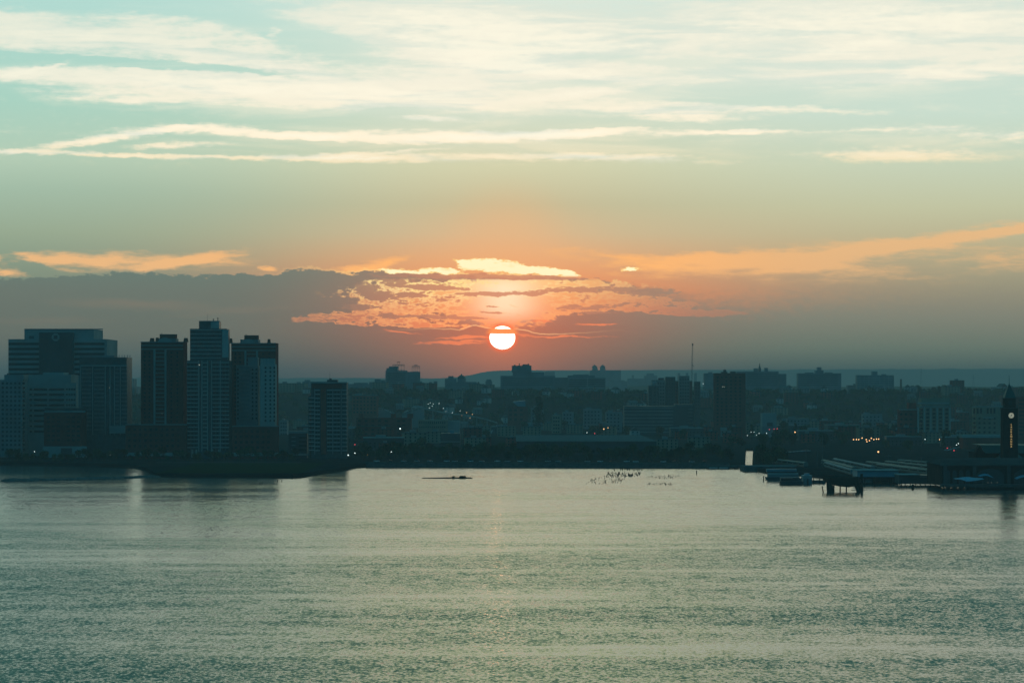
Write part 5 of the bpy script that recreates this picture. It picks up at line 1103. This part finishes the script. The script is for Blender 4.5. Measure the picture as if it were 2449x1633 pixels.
HP = [(house_proto('row_house', 14, 10, 9, 'flat', M_BRICK, M_ROOF, 3, ''), 'brick flat roofed house'), (house_proto('row_house', 22, 12, 12, 'flat', M_TAN, M_PAVE, 4, ''), 'tan flat roofed block'), (house_proto('gabled_house', 10, 12, 7, 'front', M_WHITE, M_SLATE, 2, ''), 'white gabled house'),
      (house_proto('gabled_house', 13, 10, 7, 'gable', M_GREY, M_PAVE, 2, ''), 'grey house with pale pitched roof'), (house_proto('storehouse', 38, 20, 10, 'flat', M_DARK, M_CONC, 2, ''), 'long dark storehouse with pale roof'), (house_proto('row_house', 18, 12, 15, 'flat', M_BROWN, M_ROOF, 5, ''), 'brown five storey block')]
ZONES = [(-1e9, 700, 'behind the left towers'), (700, 860, 'behind the balconied tower'), (860, 1000, 'around the long brick warehouse'), (1000, 1180, 'around the long pale warehouse'), (1180, 1330, 'in the hollow under the hospital'), (1330, 1490, 'under the ribbed crest slab'),
         (1490, 1700, 'around the thin lined dark office'), (1700, 1900, 'around the dark slab tower'), (1900, 2140, 'above the rail yard'), (2140, 2320, 'around the column building'), (2320, 1e9, 'around the clock tower')]
placed = [False] * len(HP)
def house(k, x, y, z, rz, sc_f, label, group):
    o_, _ = HP[k]
    if not placed[k]:
        placed[k] = True; o_.location = (x, y, z); o_.rotation_euler = (0, 0, rz); o_.scale = (sc_f,) * 3; o_['label'] = label; o_['group'] = group
    else: copy_tree(o_, (x, y, z), rz, (sc_f,) * 3, label, group)
rh = random.Random(21)
rows = [2560, 2680, 2820, 2980, 3160, 3360, 3580, 3820, 4060]
for ri, Y0 in enumerate(rows):
    u = 690 + rh.random() * 30
    while u < 2300:
        k = rh.choice([0, 0, 1, 1, 3, 4, 5, 2] if Y0 > 3300 else [0, 0, 1, 1, 4, 5]); wd = [14, 22, 10, 13, 38, 18][k]; Y = Y0 + rh.uniform(-25, 25); uw = wd * F / Y; uc = u + uw / 2
        near = Y < 3300
        bad = (1228 < uc < 1580 and Y < 3330) or (1740 < uc < 1840 and Y < 2900) or (1840 < uc and Y < 2750) or (Y < 2950 and k == 5) or (1040 < uc < 1115 and Y < 2900) or (2010 < uc < 2125 and Y < 2960) or (1820 < uc < 1880 and Y < 3250)
        if not bad and rh.random() < .62:
            zn = [z for z in ZONES if z[0] <= uc < z[1]][0][2]; dp = 'near the water' if Y < 2750 else ('in the middle streets' if Y < 3450 else 'at the slope foot')
            house(k, px(uc, Y), Y, GZ, R(rh.uniform(-8, 8)), rh.uniform(.85, 1.15), f'{HP[k][1]} {dp} {zn}', f'houses {dp} {zn}')
        u += uw + rh.uniform(8, 60)
for k_ in range(110):
    Y = 4230 + rh.random() * 640; u = rh.uniform(680, 2440); x = px(u, Y); k = rh.choice([2, 2, 3, 3, 0, 1, 5])
    zn = [z for z in ZONES if z[0] <= u < z[1]][0][2]; dp = 'low on the slope' if Y < 4500 else 'high on the slope'
    house(k, x, Y, hillz(x, Y) + rh.uniform(1, 4), R(rh.uniform(-25, 25)), rh.uniform(.9, 1.25), f'{HP[k][1]} {dp} {zn}', f'houses {dp} {zn}')

# ------------------------------------------------------------------ old pier piles
rp = random.Random(31); pm = []
for i in range(4):
    h = (1.7, 2.2, 2.7, 1.3)[i]; pm.append(MB().tube((0, 0, -1.5), ((i - 1.5) * .12, .05, h), .30, .24, 7).mesh('wooden_pile', M_WOOD))
def pile(u, v, s, label, group):
    Y = py(v); o_ = bpy.data.objects.new('wooden_pile', pm[rp.randrange(4)]); COL.objects.link(o_); o_.location = (px(u, Y), Y, 0); o_.rotation_euler = (0, 0, rp.random() * 6.28); o_.scale = (s * .75, s * .75, s * .46); tag(o_, label, 'pile', group)
fld = [((1472, 1542), (1120, 1126), 42, 1.1, 'back'), ((1448, 1528), (1131, 1141), 84, 1.15, 'back'), ((1410, 1490), (1143, 1157), 74, .75, 'front')]
for (ua, ub), (va, vb), n_, s_, w_ in fld:
    for k in range(n_):
        f = rp.random(); v = va + (vb - va) * f; pile(ua + (ub - ua) * rp.random() - (f - .5) * 16, v, s_ * rp.uniform(.7, 1.2), f'dark rotten pile in the {w_} part of the big pile field off the shore', f'piles in the {w_} part of the big field')
for k in range(50): pile(1558 + 72 * rp.random(), 1137 + 8 * rp.random() , .7 * rp.uniform(.7, 1.2), 'small pile in the upper thin patch right of the big pile field', 'piles in the upper thin patch')
for k in range(36): pile(1548 + 62 * rp.random(), 1155.5 + 4 * rp.random(), .7 * rp.uniform(.7, 1.2), 'small pile in the lower thin patch right of the big pile field', 'piles in the lower thin patch')

# pylons on the far ridge line
for u, vt, lab in ((2203, 880, 'left faint pylon beyond the right skyline'), (2328, 896, 'right faint pylon beyond the right skyline')):
    Y = 9000; h = pz(vt, Y) - 40; o_ = empty('pylon', (px(u, Y), Y, 40), lab, 'pylon', 'faint pylons'); g_ = MB()
    for sx_ in (-1, 1): g_.tube((sx_ * 4, 0, 0), (sx_ * .6, 0, h), .5, .4, 4)
    g_.tube((-5, 0, h * .85), (5, 0, h * .85), .4, .4, 4); g_.build('frame', M_STEEL, o_)

# ------------------------------------------------------------------ haze
hz = bpy.data.materials.new('haze'); hz.use_nodes = True; t = hz.node_tree; t.nodes.clear()
pv = t.nodes.new('ShaderNodeVolumePrincipled'); ou = t.nodes.new('ShaderNodeOutputMaterial'); t.links.new(pv.outputs[0], ou.inputs['Volume'])
pv.inputs['Color'].default_value = (0.90, 0.86, 0.86, 1); pv.inputs['Density'].default_value = HAZE_K; pv.inputs['Anisotropy'].default_value = 0.15
MB().box(-6500, 6500, -700, 26000, -3, 215).build('haze', hz)['kind'] = 'stuff'
